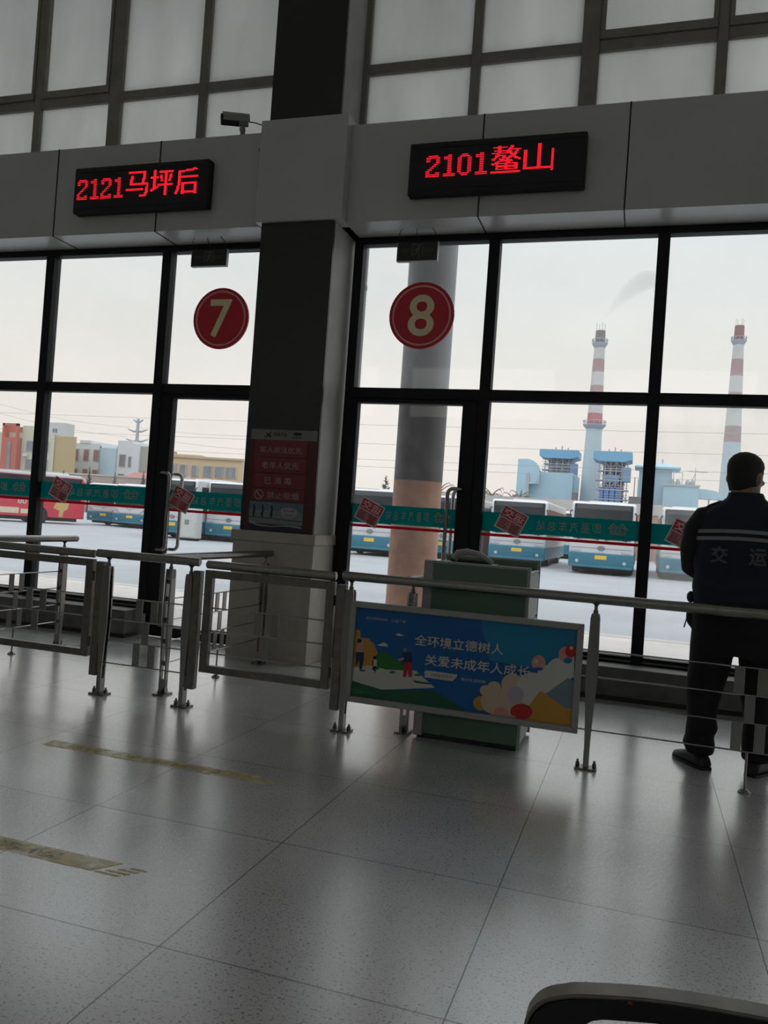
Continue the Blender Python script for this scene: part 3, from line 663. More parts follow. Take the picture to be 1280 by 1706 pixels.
# rails running from the front towards the glass
def lane(x, y0, y1, yend, label):
    t = thing('railing', label, 'railing', (x, y0, 0), group='steel queue railings')
    post(None, 0, 0, PI / 2, t); post(None, 0, y1 - y0, PI / 2, t); rods(t, 0, y1 - y0, False, 0.0); c = (y1 - y0) / 2; plates(t, c, False, 0.0); support(t, 0, c)
    handrail(t, -.11 + (.0), yend - y0, False, 0.0)
lane(-4.49, 4.60, 5.62, 5.77, 'side railing at the far left running back towards the glass')
lane(-2.85, 4.60, 5.97, 6.07, 'side railing running back to the dark pillar')
lane(-1.235, 4.56, 5.50, 5.66, 'side railing beside the green counter, mostly behind the advertising board')

# ------------------------------------------------------------------ advertising board hung on the railing
def ad_board():
    x0, x1, z0, z1 = -1.525, -0.255, 0.185, 0.745; y = 4.325
    t = thing('advertising_board', 'blue public-service advertising board in grey frame hung on the railing', 'sign', ((x0 + x1) / 2, y, z0))
    fr = MB(); bw = .034
    for poly in ([(x0, z0), (x1, z0), (x1 - bw, z0 + bw), (x0 + bw, z0 + bw)], [(x0, z1), (x1, z1), (x1 - bw, z1 - bw), (x0 + bw, z1 - bw)], [(x0, z0), (x0 + bw, z0 + bw), (x0 + bw, z1 - bw), (x0, z1)], [(x1, z0), (x1 - bw, z0 + bw), (x1 - bw, z1 - bw), (x1, z1)]):
        fr.prism(poly, y, y + .035)
    obj('board_frame', fr, M_alu, t, True, 0.004)
    X0, X1, Z0, Z1 = x0 + bw, x1 - bw, z0 + bw, z1 - bw
    names = [('ad_blue', sr(10, 98, 165)), ('ad_white', sr(205, 205, 198)), ('ad_yellow', sr(200, 150, 62)), ('ad_green', sr(40, 120, 52)), ('ad_dark_green', sr(24, 92, 66)), ('ad_red', sr(190, 42, 42)), ('ad_navy', sr(25, 45, 90)), ('ad_beige', sr(208, 186, 158)), ('ad_lilac', sr(186, 176, 190)), ('ad_pink', sr(214, 150, 140)), ('ad_dark', sr(30, 30, 34)), ('ad_cyan', sr(20, 130, 175)), ('ad_greyblue', sr(120, 140, 150))]
    MM = [mat(n_, c_, 0.4, 0, 0.04, 3) for n_, c_ in names]; ID = {n_[3:]: i for i, (n_, c_) in enumerate(names)}
    m = MB()
    def q(x, yy):   # design units measured on the printed picture
        a, b = x - 118, yy - 300
        u = (a * 430 + b * 28) / 434360; v = (b * 1002 - a * 125) / 434360
        return (X0 + min(max(u, 0), 1) * (X1 - X0), Z1 - min(max(v, 0), 1) * (Z1 - Z0))
    lay = [0]
    def P(pts, c):
        lay[0] += 1; d = .0012 + lay[0] * .00012
        m.prism([q(*p) for p in pts], y + .022 - d, y + .023, ID[c])
    def blob(cx, cy, r, c, ry=None): P([(cx + r * math.cos(a * PI / 9), cy + (ry or r) * math.sin(a * PI / 9)) for a in range(18)], c)
    m.box(X0, X1, y + .022, y + .030, Z0, Z1, ID['blue'])
    P([(700, 366), (1118, 412), (1102, 640), (740, 560)], 'cyan')
    P([(60, 400), (132, 415), (133, 450), (170, 452), (200, 480), (218, 525), (190, 600), (60, 620)], 'yellow')
    P([(195, 560), (215, 530), (250, 515), (290, 545), (325, 560), (350, 590), (350, 640), (195, 640)], 'green')
    P([(60, 640), (240, 700), (490, 705), (640, 800), (60, 760)], 'dark_green'); P([(60, 690), (200, 720), (60, 720)], 'green')
    P([(60, 590), (180, 585), (260, 605), (400, 610), (490, 690), (240, 702), (60, 655)], 'white'); P([(385, 655), (470, 668), (480, 676), (400, 668)], 'dark_green')
    for gx, gy in ((210, 600), (290, 618), (410, 630)): blob(gx, gy, 16, 'green', 6)
    P([(215, 487), (245, 474), (262, 480), (268, 494), (240, 492)], 'white'); P([(303, 438), (318, 430), (345, 442), (320, 444)], 'white')
    # three simple figures walking over the open book
    blob(128, 466, 11, 'dark'); P([(112, 478), (148, 470), (152, 520), (112, 522)], 'pink'); P([(110, 520), (150, 520), (150, 560), (140, 605), (128, 602), (130, 560), (112, 590)], 'navy'); P([(130, 605), (158, 608), (158, 614), (132, 612)], 'dark')
    blob(204, 548, 9, 'dark'); P([(192, 556), (214, 556), (214, 590), (194, 590)], 'white'); P([(190, 558), (200, 558), (198, 590), (190, 584)], 'red'); P([(196, 588), (214, 588), (210, 606), (206, 622), (200, 606), (190, 606)], 'dark')
    blob(350, 510, 10, 'greyblue'); P([(338, 522), (378, 522), (384, 570), (342, 572)], 'navy'); P([(345, 570), (382, 570), (384, 640), (368, 640), (362, 600), (356, 640), (340, 640)], 'red'); P([(318, 555), (345, 545), (345, 556), (322, 564)], 'pink')
    # clouds, balloons, envelope on the right
    blob(720, 700, 24, 'beige'); blob(760, 690, 32, 'beige'); blob(700, 760, 34, 'yellow'); blob(760, 750, 60, 'beige'); blob(840, 670, 48, 'beige'); blob(860, 740, 80, 'beige', 90)
    blob(925, 690, 68, 'white', 75); blob(1000, 650, 60, 'white', 70); blob(1040, 620, 55, 'white', 70); blob(790, 800, 30, 'pink', 24); blob(855, 720, 36, 'lilac', 40)
    P([(960, 700), (985, 712), (1070, 775), (1098, 780), (1092, 858), (900, 838), (905, 780)], 'yellow')
    P([(985, 712), (1080, 640), (1104, 655), (1098, 780), (1065, 775)], 'greyblue'); P([(952, 668), (1000, 600), (1062, 550), (1108, 545), (1105, 640), (1080, 638), (978, 712)], 'white')
    blob(880, 795, 48, 'red', 36); P([(740, 810), (860, 815), (840, 838), (735, 826)], 'pink')
    blob(955, 572, 30, 'pink', 34); blob(945, 566, 10, 'white'); blob(955, 600, 20, 'blue', 8); blob(1072, 535, 32, 'pink', 36); blob(1092, 520, 24, 'red', 28); blob(1080, 562, 18, 'cyan', 14); blob(1095, 505, 8, 'white')
    P([(443, 612), (452, 608), (595, 628), (592, 638), (572, 658), (443, 640)], 'white')
    obj('printed_picture', m, MM, t, True)
    l = MB(); yy = y + .014
    def T(s, xa, ya, xb, yb, bold=.0, mi=0):   # left/top and right/bottom in the same design units
        a = q(xa, ya); b = q(xb, yb); n_ = len(s)
        text_mb(l, s, a[0], b[0], b[1], a[1], yy, bold, mi=mi)
    T('讲文明树新风', 162, 345, 268, 372); T('公益广告', 284, 360, 354, 383)
    T('全环境立德树人', 400, 436, 800, 536, .022); T('关爱未成年人成长', 448, 531, 918, 640, .022)
    T('文明青岛先行', 470, 620, 572, 648, .0, 1); T('美好生活可期', 612, 640, 720, 668, .0)
    obj('lettering', l, [MATS['ad_white'], MATS['ad_dark']], t, True)
    for zz in (.34, .61):
        for xx in (-1.30, -.48): obj('hook', MB().box(xx - .01, xx + .01, y + .033, FY - .0043, zz - .012, zz + .012), M_steeld, t, True)
ad_board()

# ------------------------------------------------------------------ green ticket counter
def counter():
    x0, x1, y0, y1 = -1.165, -0.565, 4.50, 4.95
    t = thing('ticket_counter', 'green panelled ticket counter with aluminium edges behind the advertising board', 'counter', ((x0 + x1) / 2, (y0 + y1) / 2, 0))
    G = mat('green_laminate', (0.115, 0.20, 0.135), 0.45, 0, 0.06, 4); GL = mat('pale_green_laminate', (0.34, 0.42, 0.38), 0.45, 0, 0.05, 4)
    obj('front_panel', MB().box(x0 + .055, x1 - .018, y0 + .004, y0 + .02, .03, .985), G, t, True)
    obj('back_panel', MB().box(x0 + .03, x1 - .02, y1 - .02, y1 - .004, .03, 1.015), G, t, True)
    obj('side_panel', MB().box(x0 + .006, x0 + .022, y0 + .03, y1 - .03, .03, .985), G, t, True)
    obj('side_panel', MB().box(x1 - .022, x1 - .008, y0 + .03, y1 - .03, .03, .965), GL, t, True)
    pc = MB(); pc.box(x0, x0 + .055, y0, y0 + .055, 0.012, 1.0); obj('corner_profile', pc, M_alu, t, True, 0.006)
    for (a, b, h) in ((x1 - .02, y0, 1.0), (x1 - .02, y1 - .02, 1.03), (x0, y1 - .02, 1.03)): obj('corner_profile', MB().box(a, a + .02, b, b + .02, .012, h), M_alu, t, True, 0.003)
    ed = MB(); ed.box(x0 + .055, x1 - .02, y0, y0 + .022, .985, 1.0); obj('edge_profile', ed, M_alu, t, True, 0.002)
    obj('edge_profile', MB().box(x0 + .02, x1 - .02, y1 - .022, y1, 1.015, 1.03), M_alu, t, True, 0.002)
    obj('edge_profile', MB().box(x1 - .022, x1 - .004, y0 + .02, y1 - .02, .965, .975), M_alu, t, True, 0.002)
    obj('top_shelf', MB().box(x0 + .022, x1 - .022, y0 + .03, y1 - .03, .90, .915), GL, t, True)
    obj('top_shelf', MB().box(x0 + .022, x0 + .36, y0 + .022, y1 - .03, .975, .99), GL, t, True)
    df = MB(); df.box(x1 - .008, x1 - .002, y0 + .03, y1 - .03, .30, .70); d = obj('door', df, GL, t, True, 0.002)
    for yy in (4.60, 4.83): obj('lock', MB().box(x1 - .002, x1 + .004, yy - .02, yy + .02, .665, .69), M_black, d, True)
    obj('drawer', MB().box(x1 - .008, x1 - .002, y0 + .03, y1 - .03, .715, .955), GL, t, True, 0.002)
    ft = MB(); ft.box(x0 + .02, x1 - .02, y0 + .015, y1 - .015, 0, .03); obj('plinth', ft, M_black, t, True)
    g = thing('telephone_handset', 'curved grey handset lying on top of the green counter', 'handset', (-.93, 4.70, .99))
    pts = [(-.11, 0, .020), (-.085, 0, .055), (-.03, -.01, .068), (.04, -.02, .058), (.10, -.03, .028), (.125, -.035, .012)]
    obj('grip', MB().tube(pts, [.022, .022, .018, .016, .015, .012], 12), mat('handset_grey', (0.33, 0.32, 0.31), 0.4), g)
    obj('cradle', MB().tube([(-.13, .02, .012), (0, .0, .012), (.12, -.03, .011)], [.010, .012, .010], 10), M_black, g)
counter()

# ------------------------------------------------------------------ worn yellow strips on the floor
def strip(x0, x1, y0, y1, label, tx):
    t = thing('floor_sticker', label, 'floor sticker', ((x0 + x1) / 2, (y0 + y1) / 2, 0))
    m = bpy.data.materials.get('worn_yellow')
    if not m:
        m = mat('worn_yellow', (0.78, 0.64, 0.24), 0.35, 0, 0.1, 6, coat=0.35); tr = m.node_tree; o = [n_ for n_ in tr.nodes if n_.type == 'OUTPUT_MATERIAL'][0]; p = tr.nodes['Principled BSDF']
        mx = tr.nodes.new('ShaderNodeMixShader'); ts = tr.nodes.new('ShaderNodeBsdfTransparent'); nz = tr.nodes.new('ShaderNodeTexNoise'); c = tr.nodes.new('ShaderNodeTexCoord'); mr = tr.nodes.new('ShaderNodeMapRange')
        nz.inputs['Scale'].default_value = 9; nz.inputs['Detail'].default_value = 7; mr.inputs[1].default_value = .38; mr.inputs[2].default_value = .62; mr.inputs[3].default_value = .2; mr.inputs[4].default_value = .85
        k = tr.links.new; k(c.outputs['Object'], nz.inputs['Vector']); k(nz.outputs[0], mr.inputs[0]); k(mr.outputs[0], mx.inputs[0]); k(p.outputs[0], mx.inputs[1]); k(ts.outputs[0], mx.inputs[2]); k(mx.outputs[0], o.inputs[0])
    h = (y1 - y0); zt = .0012
    obj('yellow_strip', MB().prismz([(x0, y0), (x1 - .16, y0), (x1 - .10, y1), (x0, y1)], .0002, zt), m, t, True)
    st = MB()
    for k in range(4):
        a = y0 + h * k / 4; st.prismz([(x1 - .15 + .03 * k, a), (x1 - .06 + .02 * k, a), (x1 - .05 + .02 * k, a + h * .12), (x1 - .14 + .03 * k, a + h * .12)], .0002, zt)
    obj('arrow_stripes', st, m, t, True)
    l = MB(); vs, fs = glyph(tx); ax = min(v[0] for v in vs); bx = max(v[0] for v in vs); ay = min(v[1] for v in vs); by = max(v[1] for v in vs)
    l.add([(x0 + .12 + (v[0] - ax) / (bx - ax) * (x1 - x0 - .42), y0 + h * .2 + (v[1] - ay) / (by - ay) * h * .6, .0016) for v in vs], fs)
    lm = bpy.data.materials.get('worn_lettering')
    if not lm:
        lm = mat('worn_lettering', (0.16, 0.15, 0.12), 0.5); tr = lm.node_tree; o = [n_ for n_ in tr.nodes if n_.type == 'OUTPUT_MATERIAL'][0]; p = tr.nodes['Principled BSDF']; mx = tr.nodes.new('ShaderNodeMixShader'); ts = tr.nodes.new('ShaderNodeBsdfTransparent')
        nz = tr.nodes.new('ShaderNodeTexNoise'); nz.inputs['Scale'].default_value = 14; tr.links.new(nz.outputs[0], mx.inputs[0]); tr.links.new(p.outputs[0], mx.inputs[1]); tr.links.new(ts.outputs[0], mx.inputs[2]); tr.links.new(mx.outputs[0], o.inputs[0])
    obj('worn_lettering', l, lm, t, True)
strip(-3.1, -1.48, 2.295, 2.385, 'worn yellow floor strip at the left edge, nearest the viewer', '请在一米线外等候')
strip(-2.72, -1.47, 3.345, 3.435, 'faded yellow floor strip farther back in front of the gates', '请在一米线外等候')

# ------------------------------------------------------------------ waiting bench, only its end armrest shows
def bench():
    t = thing('waiting_bench', 'metal waiting bench whose rounded armrest shows at the bottom right corner', 'bench', (0.15, 0.75, 0))
    yA = 1.04
    def path(off):
        pts = []
        for p in [(-.075, .29), (-.098, .53), (-.101, .595), (-.092, .620), (-.078, .634), (-.058, .643), (-.035, .650), (.04, .663), (.12, .670), (.24, .674), (.38, .670), (.46, .64), (.48, .54)]: pts.append(p)
        return pts
    def band(pts, th, y0, y1):
        m = MB(); rings = []
        for i, p in enumerate(pts):
            a = Vector(pts[max(i - 1, 0)]); b = Vector(pts[min(i + 1, len(pts) - 1)]); d = (b - a).normalized(); nrm = Vector((d.y, -d.x)); q = Vector(p); i_ = q + nrm * th
            rings.append([(q.x, y0, q.y), (q.x, y1, q.y), (i_.x, y1, i_.y), (i_.x, y0, i_.y)])
        return m.loft(rings)
    pts = path(0); sm = []
    for i in range(len(pts) - 1):   # smooth the outline
        p0 = pts[max(i - 1, 0)]; p1 = pts[i]; p2 = pts[i + 1]; p3 = pts[min(i + 2, len(pts) - 1)]
        for k in range(5):
            u = k / 5; sm.append(tuple(.5 * (2 * p1[j] + (p2[j] - p0[j]) * u + (2 * p0[j] - 5 * p1[j] + 4 * p2[j] - p3[j]) * u * u + (3 * p1[j] - p0[j] - 3 * p2[j] + p3[j]) * u ** 3) for j in (0, 1)))
    sm.append(pts[-1])
    a = obj('armrest', band(sm, .006, yA - .012, yA + .020), M_steeld, t, True, 0.002)
    inner = [(-.018, .29), (-.038, .53), (-.040, .585), (-.037, .602), (-.031, .614), (-.021, .622), (-.008, .627), (.05, .637), (.12, .643), (.24, .647), (.36, .643), (.435, .62), (.455, .53)]
    wm = MB()
    for i in range(len(pts) - 1):
        o0, o1, i1, i0 = pts[i], pts[i + 1], inner[i + 1], inner[i]
        dn = lambda p: (p[0] + (.004 if p[0] < 0 else 0), p[1] - .004)
        wm.prism([dn(o0), dn(o1), i1, i0], yA - .012, yA + .016)
    obj('armrest_web', wm, M_black, t, True)
    obj('rust_mark', MB().box(.018, .023, yA - .0128, yA - .0122, .652, .657), mat('rust', (0.25, 0.07, 0.02), 0.8), a, True)
    for k in range(1):
        yy = .72
        obj('seat', MB().prism([(-.05, .415), (.40, .375), (.44, .39), (.44, .40), (.40, .388), (-.05, .43)], .46, .98), M_steeld, t, True, 0.004)
        obj('backrest', MB().prism([(.43, .40), (.445, .395), (.56, .84), (.545, .845)], .46, .98), M_steeld, t, True, 0.004)
    obj('beam', MB().box(.16, .24, .2, 1.06, .30, .36), M_steeld, t, True, 0.005)
    for yy in (.5, .98): obj('leg', MB().prism([(-.10, 0), (.50, 0), (.50, .02), (.24, .08), (.23, .31), (.17, .31), (.16, .08), (-.10, .02)], yy - .02, yy + .02), M_steeld, t, True, 0.004)
    obj('arm_bracket', MB().prism([(-.06, .29), (.24, .29), (.24, .33), (-.055, .33)], yA - .02, yA + .02), M_steeld, t, True)
    obj('arm_bracket', MB().prism([(.20, .33), (.24, .33), (.485, .54), (.47, .555)], yA - .02, yA + .02), M_steeld, t, True)
bench()

# ------------------------------------------------------------------ the standing person, seen from behind
def person():
    R = thing('person', 'person in dark navy vest with two grey stripes standing behind the railing, back turned', 'person', (0.515, 4.78, 0))
    SK = mat('skin', (0.30, 0.19, 0.14), 0.55, 0, 0.05, 20); NV = mat('navy_vest', (0.010, 0.013, 0.026), 0.8, 0, 0.2, 30); SL = mat('dark_sleeve', (0.016, 0.014, 0.020), 0.8, 0, 0.2, 30)
    TR = mat('black_trousers', (0.008, 0.008, 0.010), 0.85, 0, 0.2, 25); HR = mat('short_black_hair', (0.020, 0.018, 0.018), 0.8, 0, 0.3, 200); SH = mat('black_shoe', (0.008, 0.008, 0.009), 0.4)
    ST = mat('reflective_stripe', (0.24, 0.24, 0.25), 0.45)
    def ell(c, rx, ry, n=28, p=2.4, tilt=(0, 0)):
        o = []
        for i in range(n):
            a = 2 * PI * i / n; ca, sa = math.cos(a), math.sin(a)
            x = rx * math.copysign(abs(ca) ** (2 / p), ca); y = ry * math.copysign(abs(sa) ** (2 / p), sa)
            o.append((c[0] + x, c[1] + y, c[2] + x * tilt[0] + y * tilt[1]))
        return o
    def remesh(o, vox, sm=2):
        r = o.modifiers.new('one_surface', 'REMESH'); r.mode = 'VOXEL'; r.voxel_size = vox; r.use_smooth_shade = True
        if sm: s = o.modifiers.new('smooth', 'SMOOTH'); s.factor = .5; s.iterations = sm
        return o
    def frame(yaw, pitch, roll, c):
        return Matrix.Translation(c) @ Matrix.Rotation(yaw, 4, 'Z') @ Matrix.Rotation(pitch, 4, 'X') @ Matrix.Rotation(roll, 4, 'Y')
    # joints
    hipz = .84
    legs = {}
    for s, ax, aw in ((-1, -.155, .42), (1, .135, -.45)):
        legs[s] = [(s * .095, 0, .86), (s * .105 + (.0), .005, .62), (ax, .01, .42), (ax - .005 * s, -.005, .25), (ax, -.01, .09)]
    arms = {}
    for s in (-1, 1): arms[s] = [(s * .205, .0, 1.345), (s * .243, .0, 1.27), (s * .262, .01, 1.17), (s * .248, .06, 1.07), (s * .18, .15, 1.03), (s * .085, .21, 1.02)]
    HC = Vector((-.01, .015, 1.575)); HM = frame(-math.radians(33), math.radians(-5), math.radians(2), HC) @ Matrix.Diagonal((1.07, 1.06, 1.0, 1))   # face turned to the right
    # ---- body: one continuous surface
    b = MB()
    b.loft([ell((0, 0, z), rx, ry) for z, rx, ry in ((.78, .15, .10), (.86, .175, .115), (.95, .17, .11), (1.08, .175, .112), (1.22, .195, .115), (1.33, .195, .105), (1.40, .12, .08), (1.435, .075, .07))])
    b.tube([(0, .0, 1.38), (0, .0, 1.44), (-.004, .008, 1.50), (-.006, .012, 1.54)], [.086, .076, .072, .070], 18)
    hd = MB()
    hd.loft([[(HM @ Vector(p)) for p in ell((0, cy, z), rx, ry, 26, 2.1)] for z, rx, ry, cy in ((-.118, .035, .03, .055), (-.105, .055, .055, .035), (-.08, .066, .078, .018), (-.04, .073, .092, .005), (.0, .078, .098, .0), (.04, .080, .100, -.004), (.075, .075, .093, -.006), (.10, .06, .075, -.007), (.117, .038, .048, -.007), (.124, .014, .018, -.007))])
    b.add(hd.v, hd.f)
    for p, r in (((0, .108, -.022), (.013, .018, .022)), ((0, .100, .012), (.009, .012, .022)), ((0, .092, -.068), (.024, .012, .007)), ((0, .088, -.078), (.022, .012, .008)), ((.045, .082, -.02), (.02, .016, .018)), ((-.045, .082, -.02), (.02, .016, .018)), ((0, .080, -.104), (.022, .016, .014))):
        t_ = MB().sphere(p, *r); b.add([tuple(HM @ Vector(v)) for v in t_.v], t_.f)
    for s in (-1, 1):
        t_ = MB().sphere((s * .083, -.008, -.012), .009, .019, .032); b.add([tuple(HM @ Vector(v)) for v in t_.v], t_.f)
        b.tube(legs[s], [.085, .078, .056, .052, .038], 16); b.tube(arms[s], [.045, .045, .043, .040, .034, .026], 14)
        f0 = Vector(legs[s][-1]); yaw = (.42 if s < 0 else -.45); fd = Vector((-math.sin(yaw), math.cos(yaw), 0))
        b.tube([f0, f0 + fd * .03 + Vector((0, 0, -.045)), f0 + fd * .12 + Vector((0, 0, -.060))], [.034, .026, .016], 12)
        # hand: palm, four unequal bent fingers, thumb from the side of the palm; clasped in front
        wv = Vector(arms[s][-1]); din = Vector((-s * .80, .45, -.25)).normalized(); upv = Vector((0, 0, 1)); side = din.cross(upv).normalized() * s; spread = (upv - din * upv.dot(din)).normalized()
        pc = wv + din * .045; b.tube([wv, wv + din * .02, pc, pc + din * .04], [.024, .030, .036, .032], 12)
        for k, ln in enumerate((.062, .072, .067, .052)):
            base = pc + din * .035 + spread * (.027 - .018 * k); d1 = (din + Vector((0, -.25, 0))).normalized(); d2 = (din * .5 + Vector((0, -.85, 0))).normalized()
            b.tube([base, base + d1 * ln * .45, base + d1 * ln * .45 + d2 * ln * .35, base + d1 * ln * .45 + d2 * ln * .62], [.0095, .009, .0085, .007], 8)
        tb = wv + din * .022 + spread * .026; td = (din * .6 + spread * .7).normalized(); b.tube([tb, tb + td * .03, tb + td * .045 + din * .022], [.012, .010, .008], 8)
    body = remesh(obj('body', b, SK, R), .0085, 2)
    # ---- face details
    for s in (-1, 1):
        e_ = MB().sphere(tuple(HM @ Vector((s * .031, .0855, .012))), .010, .009, .006); obj('eye', e_, mat('dark_eye', (0.03, 0.022, 0.018), 0.3), R)
        obj('eyebrow', MB().tube([HM @ Vector((s * .014, .099, .033)), HM @ Vector((s * .034, .096, .038)), HM @ Vector((s * .05, .084, .033))], .004, 6), HR, R)
    obj('mouth', MB().tube([HM @ Vector((-.022, .093, -.073)), HM @ Vector((0, .102, -.072)), HM @ Vector((.022, .093, -.073))], .004, 6), mat('lips', (0.25, 0.11, 0.09), 0.5), R)
    # ---- hair: short cap, tighter at the neck
    hm = MB(); N = 30; rows_ = []
    prof = [(-.085, .0685, .081, .014), (-.055, .0745, .090, .006), (-.02, .0785, .0985, .0), (.02, .082, .102, -.003), (.05, .0835, .1035, -.005), (.08, .078, .097, -.006), (.105, .062, .078, -.007), (.123, .038, .049, -.007), (.131, .012, .016, -.007)]
    for z, rx, ry, cy in prof:
        r_ = []
        for i in range(N):
            a = 2 * PI * i / N; y_ = math.sin(a); zz = z
            if y_ > .25 and z < .055: zz = .055 + (z - .055) * max(0, .12 - (y_ - .25)) if y_ < .37 else .055 + z * .02
            elif y_ > -.15 and z < .0: zz = z * .25
            r_.append(tuple(HM @ Vector((rx * math.cos(a), cy + ry * y_, zz))))
        rows_.append(r_)
    hm.loft(rows_); ho = obj('hair', hm, HR, R)
    # ---- trousers
    t_ = MB(); t_.loft([ell((0, 0, z), rx, ry, 28, 2.5) for z, rx, ry in ((.62, .205, .135), (.70, .222, .15), (.80, .232, .158), (.90, .225, .15), (.95, .20, .13))])
    for s in (-1, 1):
        L_ = legs[s]; ax = L_[3][0]
        prof = [(s * .115, 0, .80, .112), (s * .120, 0, .66, .114), (s * .126, .005, .55, .107), (ax * .95, .008, .44, .098), (ax, .0, .34, .084), (ax, -.006, .27, .074), (ax + .004, -.012, .215, .082), (ax - .006, -.008, .17, .073), (ax + .008 * s, -.012, .125, .084), (ax, -.004, .09, .074), (ax, .005, .07, .068)]
        t_.loft([ell((x, y, z), r, r * 1.05, 20, 2.1) for x, y, z, r in reversed(prof)])
    t_.sphere((-.228, .03, .80), .035, .05, .06)
    remesh(obj('trousers', t_, TR, R), .011, 2)
    obj('key_strap', MB().tube([(-.255, .03, .79), (-.262, .02, .765), (-.268, .02, .735)], .004, 6), M_black, R)
    obj('belt_radio', MB().sphere((-.243, .02, .905), .022, .03, .032), M_black, R)
    # ---- jacket sleeves and vest
    TOR = [(.865, .232, .150, 0), (.95, .238, .152, 0), (1.05, .240, .150, 0), (1.15, .243, .150, 0), (1.25, .243, .146, -.002), (1.31, .236, .138, -.003), (1.355, .222, .124, -.004), (1.395, .188, .106, -.003), (1.425, .142, .09, 0), (1.45, .100, .080, .002), (1.485, .083, .074, .006)]
    def tor(z):
        for (z0, a0, b0, c0), (z1, a1, b1, c1) in zip(TOR[:-1], TOR[1:]):
            if z0 <= z <= z1:
                u = (z - z0) / (z1 - z0); return a0 + (a1 - a0) * u, b0 + (b1 - b0) * u, c0 + (c1 - c0) * u
        return TOR[0][1:] if z < TOR[0][0] else TOR[-1][1:]
    rings = []; nz = 44
    for i in range(nz + 1):
        z = .865 + (1.485 - .865) * i / nz; a, bb, c_ = tor(z)
        wr = .004 * math.sin(z * 47) * (1 if z < 1.15 else .3); rings.append(ell((0, c_, z), a + wr, bb + wr, 48, 2.5))
    vest = obj('vest', MB().loft(rings), NV, R)
    j = MB()
    for s in (-1, 1):
        pts = arms[s]; j.tube([(s * .13, 0, 1.36)] + [(s * .195, 0, 1.335)] + pts[1:], [.056, .074, .064, .056, .056, .052, .046], 18)
        e2 = Vector(pts[2]); j.sphere(tuple(e2 + Vector((s * .002, -.01, 0))), .05, .05, .06)
    remesh(obj('jacket_sleeves', j, SL, R), .011, 2)
    obj('collar', MB().loft([ell((-.002, .006, z), rx, ry, 36, 2.1) for z, rx, ry in ((1.43, .110, .094), (1.462, .090, .087), (1.485, .086, .084), (1.483, .080, .078), (1.45, .078, .074))]), NV, R)
    obj('shoulder_tab', MB().tube([(-.12, -.03, 1.428), (-.17, -.02, 1.405), (-.205, -.01, 1.378), (-.225, -.005, 1.355)], [.012, .014, .016, .014], 8), NV, R)
    obj('shoulder_tab', MB().tube([(.12, -.03, 1.428), (.17, -.02, 1.405), (.205, -.01, 1.378), (.225, -.005, 1.355)], [.012, .014, .016, .014], 8), NV, R)
    for zc in (1.276, 1.238):
        s_ = MB(); lo = []; N2 = 96
        for z in (zc - .0095, zc + .0095):
            a, bb, c_ = tor(z); lo.append(ell((0, c_, z), a + .0035, bb + .0035, N2, 2.5))
        lo = [[(x, y, z + .012 * math.sin(PI * (x + .25) / .5) - (.012)) for x, y, z in r_] for r_ in lo]
        s_.loft(lo, cap=False); obj('reflective_stripe', s_, ST, R)
    for ch, u0, u1 in (('交', -.166, -.088), ('运', .018, .098)):
        vs, fs = glyph(ch); ax = min(v[0] for v in vs); bx = max(v[0] for v in vs); ay = min(v[1] for v in vs); by = max(v[1] for v in vs); o_ = []
        for v in vs:
            x = u0 + (v[0] - ax) / (bx - ax) * (u1 - u0); z = 1.105 + (v[1] - ay) / (by - ay) * .085 - x * .0; a, bb, c_ = tor(z)
            o_.append((x, c_ - (bb + .010) * max(0, 1 - abs(x / (a + .006)) ** 2.5) ** (1 / 2.5), z))
        vl = MB().add(o_, fs)
        for dx, dz in ((.003, 0), (-.003, 0), (0, .003), (0, -.003)): vl.add([(p[0] + dx, p[1] + .0002, p[2] + dz) for p in o_], fs)
        obj('vest_lettering', vl, mat('vest_print', (0.085, 0.085, 0.095), 0.6), R)
    # ---- shoes
    for s in (-1, 1):
        f0 = Vector(legs[s][-1]); yaw = (.55 if s < 0 else -.55); M_ = Matrix.Translation((f0.x, f0.y, 0)) @ Matrix.Rotation(yaw, 4, 'Z')
        sh = MB(); rr = []
        for y, hw, h in ((-.075, .030, .05), (-.065, .038, .075), (-.03, .042, .10), (.03, .044, .095), (.08, .048, .075), (.13, .050, .058), (.17, .044, .048), (.195, .028, .038), (.203, .012, .03)):
            rr.append([tuple(M_ @ Vector(p)) for p in ((-hw, y, .012), (-hw * 1.02, y, h * .5), (-hw * .7, y, h * .92), (0, y, h), (hw * .7, y, h * .92), (hw * 1.02, y, h * .5), (hw, y, .012), (0, y, .010))])
        sh.loft([list(reversed(q)) for q in rr]); so = obj('shoe', sh, SH, R); sb = so.modifiers.new('sub', 'SUBSURF'); sb.levels = 1; sb.render_levels = 1
        sl = [(M_ @ Vector((hw * sg, y, 0))) for sg, seq in ((-1, ((-.078, .03), (-.03, .044), (.08, .050), (.15, .050), (.198, .026))), (1, ((.198, .026), (.15, .050), (.08, .050), (-.03, .044), (-.078, .03)))) for y, hw in seq]
        obj('sole', MB().prismz([(p.x, p.y) for p in sl], 0, .016), M_black, so)
person()

